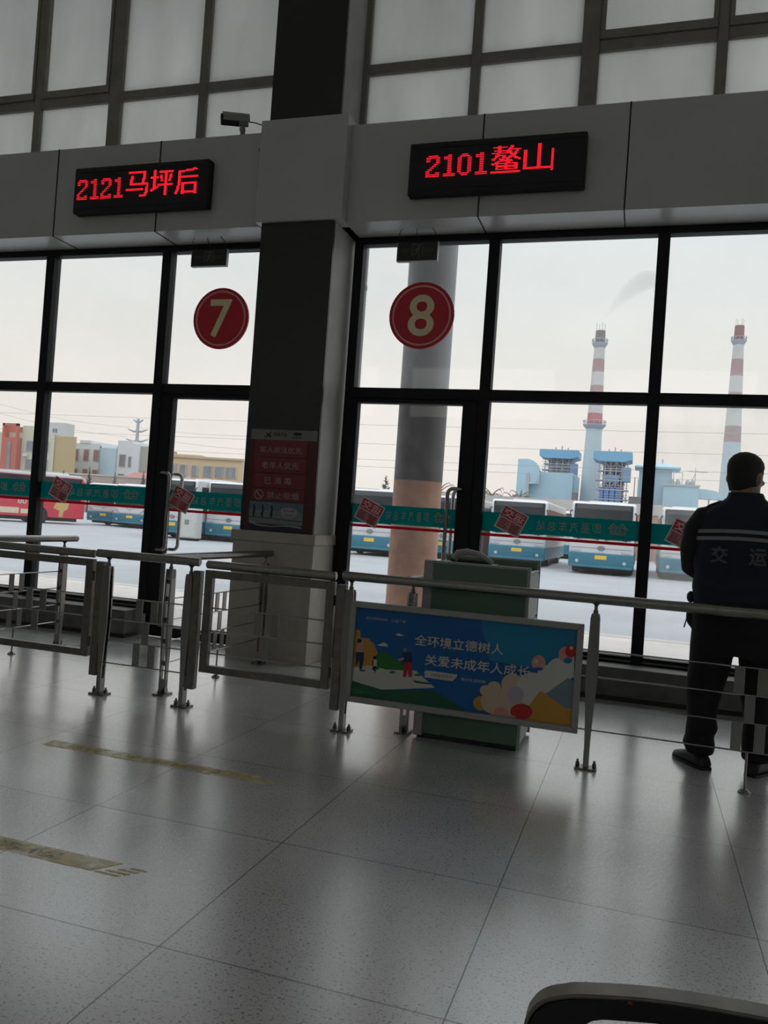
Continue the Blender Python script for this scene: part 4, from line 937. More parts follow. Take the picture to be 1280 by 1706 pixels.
# ------------------------------------------------------------------ parked coaches
GZ = -0.35
M_bw = mat('coach_white', (0.60, 0.61, 0.62), 0.35, 0, 0.05, 1.5); M_bb = mat('coach_blue', (0.03, 0.18, 0.26), 0.35, 0, 0.08, 1.5); M_win = mat('coach_dark_glass', (0.016, 0.019, 0.022), 0.15, 0, 0.35, 0.8, spec=0.2)
M_tyre = mat('tyre_rubber', (0.02, 0.02, 0.022), 0.8); M_hub = mat('wheel_hub', (0.25, 0.25, 0.26), 0.4, 0.6); M_plate = mat('yellow_number_plate', (0.75, 0.50, 0.06), 0.5); M_lamp = mat('headlamp', (0.5, 0.52, 0.55), 0.15); M_under = mat('coach_underside', (0.012, 0.012, 0.014), 0.8)
M_redbus = mat('coach_red', (0.56, 0.045, 0.07), 0.4, 0, 0.05, 1.5)
def wheel(par, x, y, r=.46):
    w_ = obj('wheel', shared('wheel', lambda: MB().lathe((0, 0, 0), [(.30, -.13), (.43, -.14), (.46, -.10), (.46, .10), (.43, .14), (.30, .13)], 26, 'x'), M_tyre), None, par, loc=(x, y, .46))
    obj('hub', shared('hub', lambda: MB().lathe((0, 0, 0), [(.10, -.17), (.14, -.155), (.29, -.135), (.29, .135), (.14, .155), (.10, .17)], 20, 'x'), M_hub), None, w_)
def coach(kind, H=2.92, Ln=9.0):
    t = thing('coach', 'white and blue parked coach', 'bus', (0, 0, GZ), group='coaches parked in the lot')
    hw = 1.25; b = MB()
    prof = [(.06, .42), (.0, .9), (.01, 1.5), (.06, H - .12), (.12, H - .04), (.3, H), (Ln - .25, H), (Ln, H - .2), (Ln + .03, .45)]
    b.prismx(prof, -hw, hw); obj('body', b, M_bw, t, bevel=.07, seg=3)
    sk = MB().prismx([(.02, .30), (-.03, .40), (-.03, .86), (.05, .90), (Ln, .90), (Ln + .02, .32)], -hw - .012, hw + .012); obj('lower_panel', sk, M_bb, t, bevel=.03)
    obj('underbody', MB().box(-1.1, 1.1, .35, Ln - .3, .14, .34), M_under, t)
    ws = MB()
    z0w = 1.42 if kind == 'flat' else 1.30
    ws.prismx([(-.03, z0w), (-.025, 1.6), (.02, H - .16), (.05, H - .09), (.30, H - .09), (.3, z0w)], -1.14, 1.14); obj('windscreen', ws, M_win, t, bevel=.04)
    obj('visor', MB().prismx([(.0, H - .27), (.0, H - .30), (.05, H - .10), (.02, H - .10)], -1.05, 1.05), mat('coach_visor', (0.05, 0.055, 0.06), 0.4), t)
    for s in (-1, 1):
        obj('side_window', MB().box(s * 1.235, s * 1.262, .5, Ln - .3, 1.38, H - .34), M_win, t, bevel=.01)
        obj('headlamp', MB().prism([(s * .78, .93), (s * 1.18, .90), (s * 1.19, 1.02), (s * .80, 1.03)], -.03, .06), M_lamp, t, bevel=.01)
        m_ = MB(); m_.tube([(s * 1.2, .15, H - .35), (s * 1.28, -.12, H - .45), (s * 1.28, -.16, H - .75)], .025, 8); o_ = obj('mirror_arm', m_, M_under, t); obj('mirror', MB().box(s * 1.20, s * 1.31, -.20, -.12, H - 1.15, H - .72), M_under, o_, bevel=.02)
        obj('wiper', MB().tube([(s * .12, -.045, z0w - .02), (s * .5, -.055, z0w + .05), (s * .98, -.05, z0w - .02)], .018, 6), M_under, t)
        obj('fog_lamp', MB().cyl((s * .92, -.045, .52), (s * .92, .0, .52), .07, n=14), M_lamp, t)
        wheel(t, s * 1.1, 2.1); wheel(t, s * 1.1, Ln - 2.4)
    if kind == 'vee':
        obj('nose_panel', MB().prism([(-1.2, 1.42), (-.35, 1.12), (.35, 1.12), (1.2, 1.42), (1.2, 1.30), (.7, .92), (-.7, .92), (-1.2, 1.30)], -.06, .05), M_bw, t, bevel=.02)
    obj('seam', MB().box(-1.2, 1.2, -.012, .02, 1.055, 1.072), mat('coach_seam', (0.25, 0.26, 0.3), 0.5), t)
    e_ = MB().lathe((0, -.02, 1.07), [(.13, -.03), (.15, 0)], 20, 'y'); e_.v = [(x, y, 1.07 + (z - 1.07) * .62) for x, y, z in e_.v]; obj('emblem', e_, M_hub, t)
    obj('number_plate', MB().box(-.23, .23, -.05, -.03, .62, .78), M_plate, t)
    obj('bumper', MB().box(-1.22, 1.22, -.05, .1, .28, .38), M_bb, t, bevel=.02)
    obj('roof_unit', MB().box(-.8, .8, 3.2, 5.6, H - .01, H + .16), M_bw, t, bevel=.06)
    return t
flat = coach('flat'); vee = coach('vee', 2.75)
spots = [('flat', -1.55, 34.0, 0.0, 'white and blue coach centred in the pane left of the standing person'),
         ('flat', -5.3, 36.6, 0.0, 'white and blue coach just right of door 8, behind the tilted red sticker'),
         ('flat', 1.95, 34.8, 0.0, 'white and blue coach behind the dusty pane, partly hidden by the person'),
         ('flat', -11.35, 34.0, 0.0, 'white and blue coach at the left edge of door 8, left of the orange pillar'),
         ('flat', -8.75, 36.8, 0.0, 'white and blue coach between the orange pillar and the door 8 handle'),
         ('flat', -19.2, 35.8, 0.0, 'white and blue coach at the right of door 7 beside the dark pillar'),
         ('flat', -21.85, 35.0, 0.0, 'white and blue coach directly right of the door 7 handles'),
         ('vee', -30.9, 44.6, 0.0, 'coach with white V-shaped nose left of the door 7 handles'),
         ('vee', -33.6, 45.6, 0.0, 'coach with white V-shaped nose just behind the red bus'),
         ('flat', -4.9, 52.0, 0.0, 'distant coach seen in the gap between the two coaches right of door 8'),
         ('flat', -11.0, 48.5, -0.25, 'distant coach whose slanting white roof shows beside the door 8 post')]
for i, (k, x, y, rz, lab) in enumerate(spots):
    src = flat if k == 'flat' else vee
    o = src if (i == 0 or i == 7) else copy_tree(src)
    o.location = (x, y, GZ); o.rotation_euler = (0, 0, rz); o['label'] = lab
# the red bus, side on
def red_bus():
    dirv = Vector((2.63, 4.1, 0)).normalized(); rz = math.atan2(dirv.y, dirv.x) - PI / 2     # +Y of the bus runs towards its tail
    t = thing('red_bus', 'long red bus with white roof and cream advertising panels, at far left', 'bus', (-34.15, 43.7, GZ)); t.rotation_euler = (0, 0, rz)
    Ln, H, hw = 11.0, 3.0, 1.2     # tail at y = 0, front at y = -Ln, seen side is +X
    C_ = mat('ad_panel_cream', (0.66, 0.58, 0.40), 0.5); G_ = mat('ad_panel_gold', (0.55, 0.38, 0.14), 0.5)
    obj('body', MB().prismx([(-Ln, .35), (-Ln, H - .3), (-Ln + .3, H - .14), (-.2, H - .14), (0, H - .4), (.02, .35)], -hw, hw), M_redbus, t, bevel=.05)
    obj('roof', MB().prismx([(-Ln + .1, H - .16), (-Ln + .5, H), (-.45, H), (-.1, H - .12), (0.03, H - .35), (-.12, H - .36), (-.2, H - .16)], -hw - .015, hw + .015), M_bw, t, bevel=.03)
    obj('side_window', MB().box(hw - .01, hw + .012, -Ln + .3, -.25, 1.42, H - .2), M_win, t)
    pl = MB()
    for a, z0, z1, w0 in ((-6.9, .92, 1.32, 1.05), (-6.95, .52, .86, 3.1), (-3.75, .52, .80, .62)): pl.box(hw, hw + .014, a, a + w0, z0, z1)
    obj('advert_panel', pl, C_, t)
    tx = MB()
    def side_text(s, y0_, y1_, z0_, z1_, b_=.01):
        vs, fs = glyph(s); ax = min(v[0] for v in vs); bx = max(v[0] for v in vs); ay = min(v[1] for v in vs); by = max(v[1] for v in vs)
        tx.add([(hw + .018, y0_ + (v[0] - ax) / (bx - ax) * (y1_ - y0_), z0_ + (v[1] - ay) / (by - ay) * (z1_ - z0_)) for v in vs], fs)
    side_text('0', -5.6, -5.25, 1.1, 1.38, .05); side_text('80', -3.95, -3.45, 1.1, 1.38, .05); side_text('黄金大酒店', -6.0, -4.1, .6, .78)
    lw = obj('advert_lettering', tx, mat('ad_lettering_white', (0.7, 0.66, 0.6), 0.5), t)
    g = MB(); g.prismx([(-1.9, .95), (-1.7, 1.3), (-1.3, 1.38), (-.95, 1.3), (-1.0, .95), (-1.25, .75), (-1.3, .42), (-1.55, .42), (-1.5, .8)], hw, hw + .016); obj('golden_motif', g, G_, t)
    for y in (-2.75, -8.3): wheel(t, hw - .12, y); wheel(t, -hw + .12, y)
    obj('wheel_arch', MB().lathe((hw - .02, -2.75, .46), [(.58, 0), (.58, .028)], 26, 'x'), M_under, t)
    obj('underbody', MB().box(-1.1, 1.1, -Ln + .3, -.4, .16, .36), M_under, t); obj('roof_unit', MB().box(-.7, .7, -2.4, -.9, H - .02, H + .10), M_bw, t, bevel=.04)
red_bus()
cb = thing('electric_cabinet', 'pale grey metal cabinet standing between two parked coaches', 'cabinet', (-20.35, 33.9, GZ))
obj('cabinet_body', MB().box(-.52, .52, 0, .5, .12, 1.62), mat('cabinet_grey', (0.50, 0.52, 0.51), 0.5), cb, bevel=.02); obj('cabinet_door', MB().box(-.47, .47, -.015, 0, .17, 1.57), MATS['cabinet_grey'], cb, bevel=.005)
obj('door_label', MB().box(-.12, .12, -.02, -.015, .75, .98), M_hub, cb); obj('foot', MB().box(-.45, .45, .05, .45, 0, .12), M_under, cb)
bx = thing('red_container', 'dull red ribbed container beside the door 8 post', 'container', (-7.18, 37.0, GZ))
q = MB(); q.box(-.26, .26, 0, 2.2, .1, 1.75)
for k in range(3): q.box(-.23 + k * .17, -.16 + k * .17, -.03, 0, .15, 1.7)
obj('ribbed_shell', q, mat('container_red', (0.33, 0.16, 0.15), 0.7), bx); obj('skid', MB().box(-.24, .24, .1, 2.1, 0, .1), M_under, bx)

# ------------------------------------------------------------------ walls around the lot
M_wc = mat('wall_concrete_band', (0.47, 0.45, 0.43), 0.9, 0, 0.1, 0.6); M_wr = mat('wall_red_brown', (0.40, 0.25, 0.19), 0.9, 0, 0.15, 0.5); M_wp = mat('wall_pinkish', (0.40, 0.32, 0.29), 0.9, 0, 0.12, 0.4)
wl = thing('boundary_wall', 'red-brown boundary wall with pale concrete band behind the coaches on the right', 'wall', (0, 62, GZ)); obj('lower_wall', MB().box(-41.5, 60, 62, 62.3, GZ, 2.95), M_wr, wl, True); obj('concrete_band', MB().box(-41.5, 60, 61.9, 62.4, 2.95, 3.72), M_wc, wl, True)
wl = thing('boundary_wall', 'pinkish brown boundary wall behind the coaches on the left', 'wall', (-80, 92, GZ)); obj('lower_wall', MB().box(-140, -40, 92, 92.3, GZ, 4.55), M_wp, wl, True); obj('coping', MB().box(-140, -40, 91.9, 92.4, 4.55, 4.75), M_wc, wl, True)
# ------------------------------------------------------------------ buildings on the left
M_bwin = mat('far_window', (0.20, 0.22, 0.24), 0.25, 0, 0.2, 0.5); M_shut = mat('red_brown_window', (0.30, 0.17, 0.16), 0.5)
def windows(t, rects, m, y, d=.12):
    for x0, x1, z0, z1 in rects:
        f = obj('window', MB().box(x0 - .1, x1 + .1, y - d, y, z0 - .1, z1 + .1), M_wc, t, True); obj('pane', MB().box(x0, x1, y - d - .03, y - d, z0, z1), m, f, True)
def building_a():
    t = thing('apartment_building', 'pale green building with red stair tower and ochre side wall, far left', 'building', (-95, 110, GZ))
    obj('wall', MB().prismz([(-112, 110), (-91.4, 110), (-96.6, 117.0), (-112, 117.0)], GZ, 11.5), mat('pale_green_render', (0.52, 0.53, 0.43), 0.9), t, True)
    obj('side_wall', MB().prismz([(-91.4, 109.9), (-87.1, 110.05), (-92.6, 116.9), (-95, 116.9)], GZ, 11.2), mat('ochre_render', (0.44, 0.35, 0.20), 0.9), t, True)
    tw = MB(); tw.box(-100.8, -97.7, 108.9, 112, GZ, 10.6); tw.box(-100.8, -100.4, 108.9, 112, 10.6, 12.9); tw.box(-98.1, -97.7, 108.9, 109.3, 10.6, 12.9); tw.box(-100.8, -97.7, 108.9, 109.3, 12.5, 12.9); tw.prism([(-100.4, 10.6), (-98.1, 10.6), (-98.1, 12.5), (-99.2, 12.5)], 110.5, 111)
    o = obj('stair_tower', tw, mat('terracotta_render', (0.46, 0.14, 0.11), 0.9), t, True); obj('tower_glazing', MB().box(-99.5, -98.8, 108.8, 108.9, 4.6, 9.9), M_bwin, o, True)
    tb = MB(); tb.box(-97.7, -95.9, 110, 112, 11.5, 12.7); obj('roof_frame', tb, MATS['pale_green_render'], t, True)
    wt = obj('roof_tank', MB().box(-93.4, -90.4, 111, 113.5, 11.2, 13.5), mat('tank_white', (0.50, 0.53, 0.54), 0.6), t, True); obj('tank_vent', MB().box(-92.6, -92.3, 110.9, 111, 11.9, 12.5).box(-92.1, -91.8, 110.9, 111, 11.9, 12.5), M_bwin, wt, True)
    windows(t, [(-96.6, -95.1, 8.6, 10.2), (-94.0, -92.4, 8.6, 10.2), (-96.6, -95.1, 5.6, 7.2), (-94.0, -92.4, 5.6, 7.2)], M_bwin, 110)
    for x, z in ((-96.6, 7.9), (-93.6, 7.9), (-96.6, 4.9), (-93.6, 4.9)): obj('air_conditioner', MB().box(x - .4, x + .4, 109.6, 110, z - .25, z + .25).cyl((x, 109.6, z), (x, 109.55, z), .2, n=12), M_bw, t, True)
    obj('drainpipe', MB().cyl((-91.2, 109.75, GZ), (-91.2, 109.75, 11.2), .1, n=8), M_bw, t, True)
building_a()
def building_b():
    t = thing('office_building', 'white and light blue building with red-brown windows left of the pylon', 'building', (-88, 119, GZ)); W_ = mat('white_render', (0.60, 0.63, 0.66), 0.9)
    obj('wall', MB().box(-95.4, -89.1, 119, 128, GZ, 11.0).box(-93.4, -91.2, 118.9, 128, 11.0, 11.5), W_, t, True)
    arc = [(-89.1, 119)] + [(-87.3 + 1.8 * math.cos(PI + k * PI / 8), 119 + .9 * math.sin(PI + k * PI / 8)) for k in range(1, 8)] + [(-85.5, 119)]
    obj('curved_bay', MB().prismz(arc + [(-85.5, 127), (-89.1, 127)], GZ, 10.3), mat('light_blue_render', (0.42, 0.55, 0.63), 0.9), t, True)
    obj('wing', MB().box(-85.5, -81.2, 118.6, 128, GZ, 11.2).box(-85.5, -82.6, 118.6, 127, 11.2, 11.7), W_, t, True); obj('grey_wing', MB().box(-81.2, -79.8, 119, 128, GZ, 10.9), mat('grey_render', (0.36, 0.35, 0.33), 0.9), t, True)
    windows(t, [(x, x + .95, z, z + 1.8) for x in (-94.5, -92.4, -90.4) for z in (8.1, 4.7)], M_shut, 119)
    windows(t, [(-84.9, -83.8, 7.4, 9.3), (-83.1, -82.7, 7.4, 9.0), (-85.0, -83.9, 4.2, 6.0)], M_bwin, 118.6)
    for x in (-89.0, -85.6): obj('drainpipe', MB().cyl((x, 118.8, GZ), (x, 118.8, 10.6), .1, n=8), M_under, t, True)
building_b()
def building_c():
    t = thing('apartment_building', 'long beige low building seen through door 7', 'building', (-65, 108, GZ)); B_ = mat('beige_render', (0.56, 0.44, 0.29), 0.9)
    obj('wall', MB().prismz([(-71.7, 108.4), (-64.2, 110), (-57.6, 110.6), (-61, 118), (-76, 118)], GZ, 8.9).prismz([(-71.7, 108.3), (-64.2, 109.8), (-66, 116), (-76, 116)], 8.9, 9.2), B_, t, True)
    obj('parapet', MB().prismz([(-71.8, 108.1), (-64.2, 109.7), (-57.5, 110.3), (-57.5, 110.7), (-64.2, 110.1), (-71.8, 108.5)], 8.7, 9.0), mat('beige_trim', (0.48, 0.38, 0.26), 0.9), t, True)
    for x, w_ in ((-71.4, .8), (-70.0, 1.9), (-67.4, .9), (-65.6, .8), (-63.8, 1.3), (-61.9, 1.2), (-60.2, .7), (-59.2, .6)):
        yy = 108 + max(0, (x + 74)) * .2 if x < -64.2 else 110 + (x + 64.2) * .09
        for z in (6.1, 3.4):
            f = obj('window', MB().box(x - .1, x + w_ + .1, yy - .15, yy + .3, z - .1, z + 1.6), M_wc, t, True); obj('pane', MB().box(x, x + w_, yy - .2, yy - .14, z, z + 1.5), M_bwin, f, True)
    for x in (-68.4, -66.0, -63.0): obj('air_conditioner', MB().box(x - .4, x + .4, 108.0 + (x + 74) * .17, 108.9 + (x + 74) * .17, 5.2, 5.8), M_bw, t, True)
building_c()
sh = thing('low_shed', 'low shed with reddish roof behind the left boundary wall', 'building', (-67, 100, GZ)); obj('shed_wall', MB().box(-70, -65, 100, 103, GZ, 5.0), M_wc, sh, True); obj('shed_roof', MB().prismx([(99.8, 5.0), (103.2, 5.0), (101.5, 5.7)], -70.2, -64.8), mat('shed_roof_red', (0.40, 0.16, 0.13), 0.8), sh, True)
# ------------------------------------------------------------------ power pylon, wires
def pylon():
    t = thing('power_pylon', 'slender steel power pylon with curved arms rising behind the light blue building', 'pylon', (-124.2, 180, GZ)); P_ = mat('pylon_grey', (0.36, 0.38, 0.40), 0.5)
    obj('mast', MB().cyl((0, 0, 0), (0, 0, 23.2), .65, .38, 10), P_, t)
    for z, w_ in ((22.9, 1.5), (20.4, 2.9), (17.9, 3.3)):
        for s in (-1, 1): obj('arm', MB().tube([(0, 0, z - .3), (s * w_ * .4, 0, z - .45), (s * w_ * .75, 0, z - .1), (s * w_, 0, z + .1)], [.32, .26, .2, .12], 8), P_, t)
pylon()
M_wire = mat('grey_wire', (0.38, 0.38, 0.38), 0.6)
wires = [(19.3, 20.6, 'highest power line crossing the chimneys'), (15.6, 17.0, 'second power line below the highest one, level with the blue roofs'), (12.6, 13.9, 'third power line, level with the tower scaffolds'), (11.3, 12.4, 'lowest power line just above the blue plant hall')]
for za, zb, lab in wires:
    t = thing('power_line', lab, 'wire', (-40, 150, za), group='power lines across the sky')
    obj('wire', MB().tube([(-140 + i * 20, 150, za + (zb - za) * i / 10 + .6 * ((i - 5) / 5) ** 2 - .3) for i in range(11)], .04, 6), M_wire, t, True)
for (a, b, lab) in (((-124, 179, 20.6), (-60, 150, 17.2), 'power line running right from the pylon middle arm'), ((-160, 170, 24.5), (-126.5, 180, 20.6), 'power line running left from the pylon middle arm'), ((-160, 165, 22.5), (-127, 180, 18.1), 'power line running left from the pylon lower arm'), ((-121.2, 180, 18.1), (-55, 150, 14.0), 'power line running right from the pylon lower arm')):
    t = thing('power_line', lab, 'wire', a, group='power lines across the sky'); A, B_ = Vector(a), Vector(b)
    obj('wire', MB().tube([A.lerp(B_, i / 8) + Vector((0, 0, -1.0 * math.sin(PI * i / 8))) for i in range(9)], .04, 6), M_wire, t, True)

# ------------------------------------------------------------------ power plant on the right
M_cw = mat('chimney_white', (0.50, 0.50, 0.50), 0.8); M_cr = mat('chimney_red', (0.42, 0.16, 0.18), 0.8); M_cd = mat('chimney_hazy_red', (0.36, 0.27, 0.28), 0.8); M_cg = mat('chimney_soot_grey', (0.22, 0.21, 0.22), 0.8); M_cb = mat('chimney_pale_blue', (0.42, 0.52, 0.56), 0.8); M_stl = mat('plant_steel_grey', (0.34, 0.37, 0.42), 0.6)  # chimney reds and whites desaturated: distance haze mixed into the paint colours
def chimney(name, label, x, y, bands, rz, plats, rods_z):
    t = thing(name, label, 'chimney', (x, y, GZ))
    rad = lambda z: rz[0] + (rz[1] - rz[0]) * z / rz[2]
    for z0, z1, m, nm in bands: obj(nm, MB().lathe((0, 0, 0), [(rad(z0), z0), (rad(z1), z1)], 28), m, t)
    for z in plats:
        r = rad(z); o = obj('gallery', MB().lathe((0, 0, z), [(r * .98, -1.0), (r * 1.45, 0), (r * 1.45, .25), (r * .98, .25)], 24), M_stl, t)
        obj('gallery_rail', MB().tube([(r * 1.45 * math.cos(a * PI / 12), r * 1.45 * math.sin(a * PI / 12), z + 1.1) for a in range(25)], .09, 6), M_stl, o)
        for a in range(12): obj('rail_post', MB().cyl((r * 1.45 * math.cos(a * PI / 6), r * 1.45 * math.sin(a * PI / 6), z), (r * 1.45 * math.cos(a * PI / 6), r * 1.45 * math.sin(a * PI / 6), z + 1.1), .07, n=6), M_stl, o)
    r = rad(rods_z) * .9
    for a in range(4): obj('lightning_rod', MB().cyl((r * math.cos(a * PI / 2 + .4), r * math.sin(a * PI / 2 + .4), rods_z - .2), (r * math.cos(a * PI / 2 + .4), r * math.sin(a * PI / 2 + .4), rods_z + 1.8), .06, n=6), M_stl, t)
    return t
chimney('chimney', 'tall red and white banded chimney standing between the two blue-roofed plant towers', -12.55, 200,
        [(0, 27.6, M_cb, 'lower_shaft'), (27.6, 30.5, M_cr, 'red_band'), (30.5, 33.2, M_cw, 'white_band'), (33.2, 37.1, M_cd, 'red_band'), (37.1, 40.3, M_cw, 'white_band'), (40.3, 43.4, M_cd, 'red_band'), (43.4, 46.9, M_cw, 'white_band'), (46.9, 50.2, M_cg, 'soot_stained_top')], (2.62, 1.12, 50.3), (27.6, 47.0), 50.2)
chimney('chimney', 'tall red and white banded chimney rising behind the person, right of the other', 20.6, 230,
        [(0, 28.2, M_cb, 'lower_shaft'), (28.2, 32.4, M_cd, 'red_band'), (32.4, 37.3, M_cw, 'white_band'), (37.3, 41.2, M_cd, 'red_band'), (41.2, 45.5, M_cw, 'white_band'), (45.5, 49.9, M_cd, 'red_band'), (49.9, 55.0, M_cw, 'white_band'), (55.0, 58.7, mat('chimney_dull_top', (0.27, 0.15, 0.15), 0.8), 'red_top')], (3.0, 1.15, 59.1), (54.6,), 58.7)
M_lb = mat('plant_light_blue', (0.36, 0.53, 0.63), 0.7, 0, 0.05, 0.2); M_rb = mat('plant_roof_blue', (0.17, 0.37, 0.56), 0.6); M_db = mat('plant_deep_blue', (0.10, 0.20, 0.45), 0.6); M_fill = mat('plant_dark_interior', (0.20, 0.21, 0.23), 0.8); M_pale = mat('plant_pale_panel', (0.42, 0.44, 0.44), 0.7)
def plant_tower(name, label, x0, x1, zf, zr, blue_base, y=192, sc=1.0):
    """open scaffold tower with overhanging blue roof"""
    x0 *= sc; x1 *= sc; zf = 1.2 + (zf - 1.2) * sc; zr = 1.2 + (zr - 1.2) * sc; t = thing(name, label, 'plant', ((x0 + x1) / 2, y, GZ)); w_ = x1 - x0
    obj('core', MB().box(x0 + .9, x1 - .9, y + 1.2, y + 8, GZ, zr - 1.7), M_fill, t, True)
    obj('roof', MB().prism([(x0 - 1.2, zr), (x1 + .6, zr), (x1 + .6, zr - 1.6), (x1 - .9, zr - 2.1), (x0 + .4, zr - 2.1), (x0 - 1.2, zr - 1.6)], y - 1, y + 9), M_rb, t, True)
    for k in range(3): obj('roof_vent', MB().cyl((x0 + w_ * (.3 + .2 * k), y + 3, zr), (x0 + w_ * (.3 + .2 * k), y + 3, zr + .9 + .4 * (k % 2)), .14, n=8), M_stl, t, True)
    fl = [zf + i * (zr - 2 - zf) / 4 for i in range(5)]
    for i, z in enumerate(fl):
        obj('platform', MB().box(x0 - .6 + (i % 2) * .4, x1 + .2, y - .3, y + 3, z - .12, z + .12), M_stl, t, True)
        rl = MB()
        for d in (.5, 1.0): rl.cyl((x0 - .6, y - .3, z + d), (x1 + .2, y - .3, z + d), .05, n=5)
        obj('guard_rail', rl, M_stl, t, True)
    for k in range(6): obj('scaffold_post', MB().box(x0 + .2 + k * (w_ - .4) / 5 - .1, x0 + .2 + k * (w_ - .4) / 5 + .1, y - .2, y + .1, GZ, zr - 1.8), M_stl, t, True)
    br = MB(); random.seed(int(abs(x0) * 10))
    for i in range(4):
        for k in range(5):
            a = x0 + .2 + k * (w_ - .4) / 5; b_ = a + (w_ - .4) / 5; br.tube([(a, y, fl[i]), (b_, y, fl[i + 1])] if (i + k) % 2 else [(b_, y, fl[i]), (a, y, fl[i + 1])], .07, 5)
    obj('cross_bracing', br, M_pale, t, True)
    for i in range(4):
        if i % 2 == 0: obj('pale_panel', MB().box(x0 + 1.0, x1 - 1.2, y + .9, y + 1.2, fl[i] + .5, fl[i] + 1.2), M_pale, t, True)
    obj('blue_cladding', MB().box(x1 - 1.2, x1 + .5, y - .5, y + 2.5, zr - 6.2, zr - 3.2), mat('plant_grey_blue', (0.17, 0.27, 0.40), 0.6), t, True)
    if blue_base:
        obj('blue_cladding', MB().box(x0 + .5, x1 - 1.4, y - .2, y + 1, GZ, zf + 2.6), M_db, t, True); obj('blue_cladding', MB().box(x0 + 1.2, x1 - 1.8, y - .1, y + 1, zf + 3.6, zf + 5.2), mat('plant_mid_blue', (0.17, 0.30, 0.52), 0.6), t, True)
    return t
plant_tower('plant_tower', 'scaffold tower with light blue overhanging roof left of the nearer chimney', -22.6, -15.6, 13.0, 20.3, False, 201, 1.052)
plant_tower('plant_tower', 'scaffold tower with blue roof and bright blue cladding right of the nearer chimney', -10.4, -3.9, 9.6, 20.2, True, 181, .952)
t = thing('plant_hall', 'windowless light blue plant hall with tall curved-top duct left of the chimney', 'plant', (-21, 188, GZ))
obj('hall', MB().box(-25.6, -15.7, 188, 198, GZ, 14.9).box(-15.7, -14.9, 189, 197, GZ, 14.4), M_lb, t, True)
obj('curved_duct', MB().prism([(-28.0, GZ), (-25.4, GZ), (-25.4, 12.0), (-23.0, 12.4), (-23.0, 15.0)] + [(-26.0 + 3.0 * math.cos(a * PI / 2 / 8), 14.8 + 2.7 * math.sin(a * PI / 2 / 8)) for a in range(9)] + [(-27.9, 17.4)], 186, 188), M_lb, t, True)
obj('bare_pipe', MB().tube([(-25.3, 185.8, GZ), (-25.3, 185.8, 13.2), (-25.5, 185.8, 14.4)], .22, 8).tube([(-25.3, 185.8, 12.0), (-23.0, 185.8, 12.1), (-22.9, 185.8, 14)], .18, 8), mat('galvanised_pipe', (0.5, 0.5, 0.48), 0.35, 0.8), t, True)
t = thing('plant_house', 'pale blue tower with shallow hipped roof and boxy annex beside the person', 'plant', (5, 190, GZ))
obj('tower', MB().box(-1.6, 5.3, 190, 197, GZ, 17.0), M_lb, t, True)
rf = MB(); rf.add([(-2.6, 189, 16.9), (7.0, 189, 16.9), (7.0, 198, 16.9), (-2.6, 198, 16.9), (-2.6, 189, 17.3), (7.0, 189, 17.3), (7.0, 198, 17.3), (-2.6, 198, 17.3), (1.0, 193.5, 18.6), (3.6, 193.5, 18.6)], [(3, 2, 1, 0), (0, 1, 5, 4), (1, 2, 6, 5), (2, 3, 7, 6), (3, 0, 4, 7), (4, 5, 9, 8), (6, 7, 8, 9), (5, 6, 9), (7, 4, 8)])
obj('hipped_roof', rf, M_lb, t, True)
for x in (1.2, 3.2): obj('roof_vent', MB().cyl((x, 193, 18.0), (x, 193, 19.3), .14, n=8), M_stl, t, True)
obj('annex', MB().box(3.6, 10.9, 188, 196, GZ, 13.2), M_lb, t, True); obj('annex_edge', MB().box(3.4, 11.1, 187.8, 188, 13.2, 13.6), M_pale, t, True)
for x in (5.4, 6.6, 8.6, 9.6): obj('roof_machine', MB().lathe((x, 190, 13.6), [(.5, 0), (.55, .5), (.35, 1.0), (.15, 1.2)], 12), M_pale, t, True)
fr = MB()
for x in (5.6, 7.4, 10.0): fr.cyl((x, 189, 13.4), (x, 189, 16.2), .08, n=6)
fr.cyl((5.4, 189, 16.2), (7.5, 189, 16.2), .08, n=6); fr.cyl((8.4, 189, 16.6), (12.4, 189, 16.5), .12, n=6); fr.cyl((10, 189, 16.2), (9.0, 189, 13.5), .07, n=6); fr.cyl((10, 189, 16.2), (10.0, 189, 17.4), .06, n=6)
obj('steel_frame', fr, M_stl, t, True)
obj('duct', MB().prism([(10.9, 10.8), (15.5, 10.8), (15.6, 11.6), (14.6, 12.6), (12.6, 12.9), (10.9, 13.0)], 190, 193), M_lb, t, True); obj('duct_stand', MB().box(13.0, 13.3, 190.5, 191, GZ, 10.8).box(15.0, 15.3, 190.5, 191, GZ, 10.8), M_stl, t, True)
for x, h, lab in ((-2.4, 15.0, 'thin steel mast right of the blue-clad scaffold tower'),):
    t = thing('steel_mast', lab, 'mast', (x, 188, GZ)); obj('mast', MB().cyl((0, 0, 0), (0, 0, h), .15, .1, 8), M_stl, t); obj('mast_stay', MB().cyl((.7, 0, 0), (.7, 0, h - .4), .08, n=6), M_stl, t)
t = thing('low_building', 'dark low roof line between the chimney and the boundary wall', 'building', (-8, 178, GZ)); obj('roof_block', MB().box(-3.3, 0, 178, 182, GZ, 9.9), mat('dark_roof', (0.16, 0.15, 0.16), 0.8), t, True); obj('lean_to', MB().box(-14.9, -13.9, 178, 182, GZ, 10.1), MATS['dark_roof'], t, True)
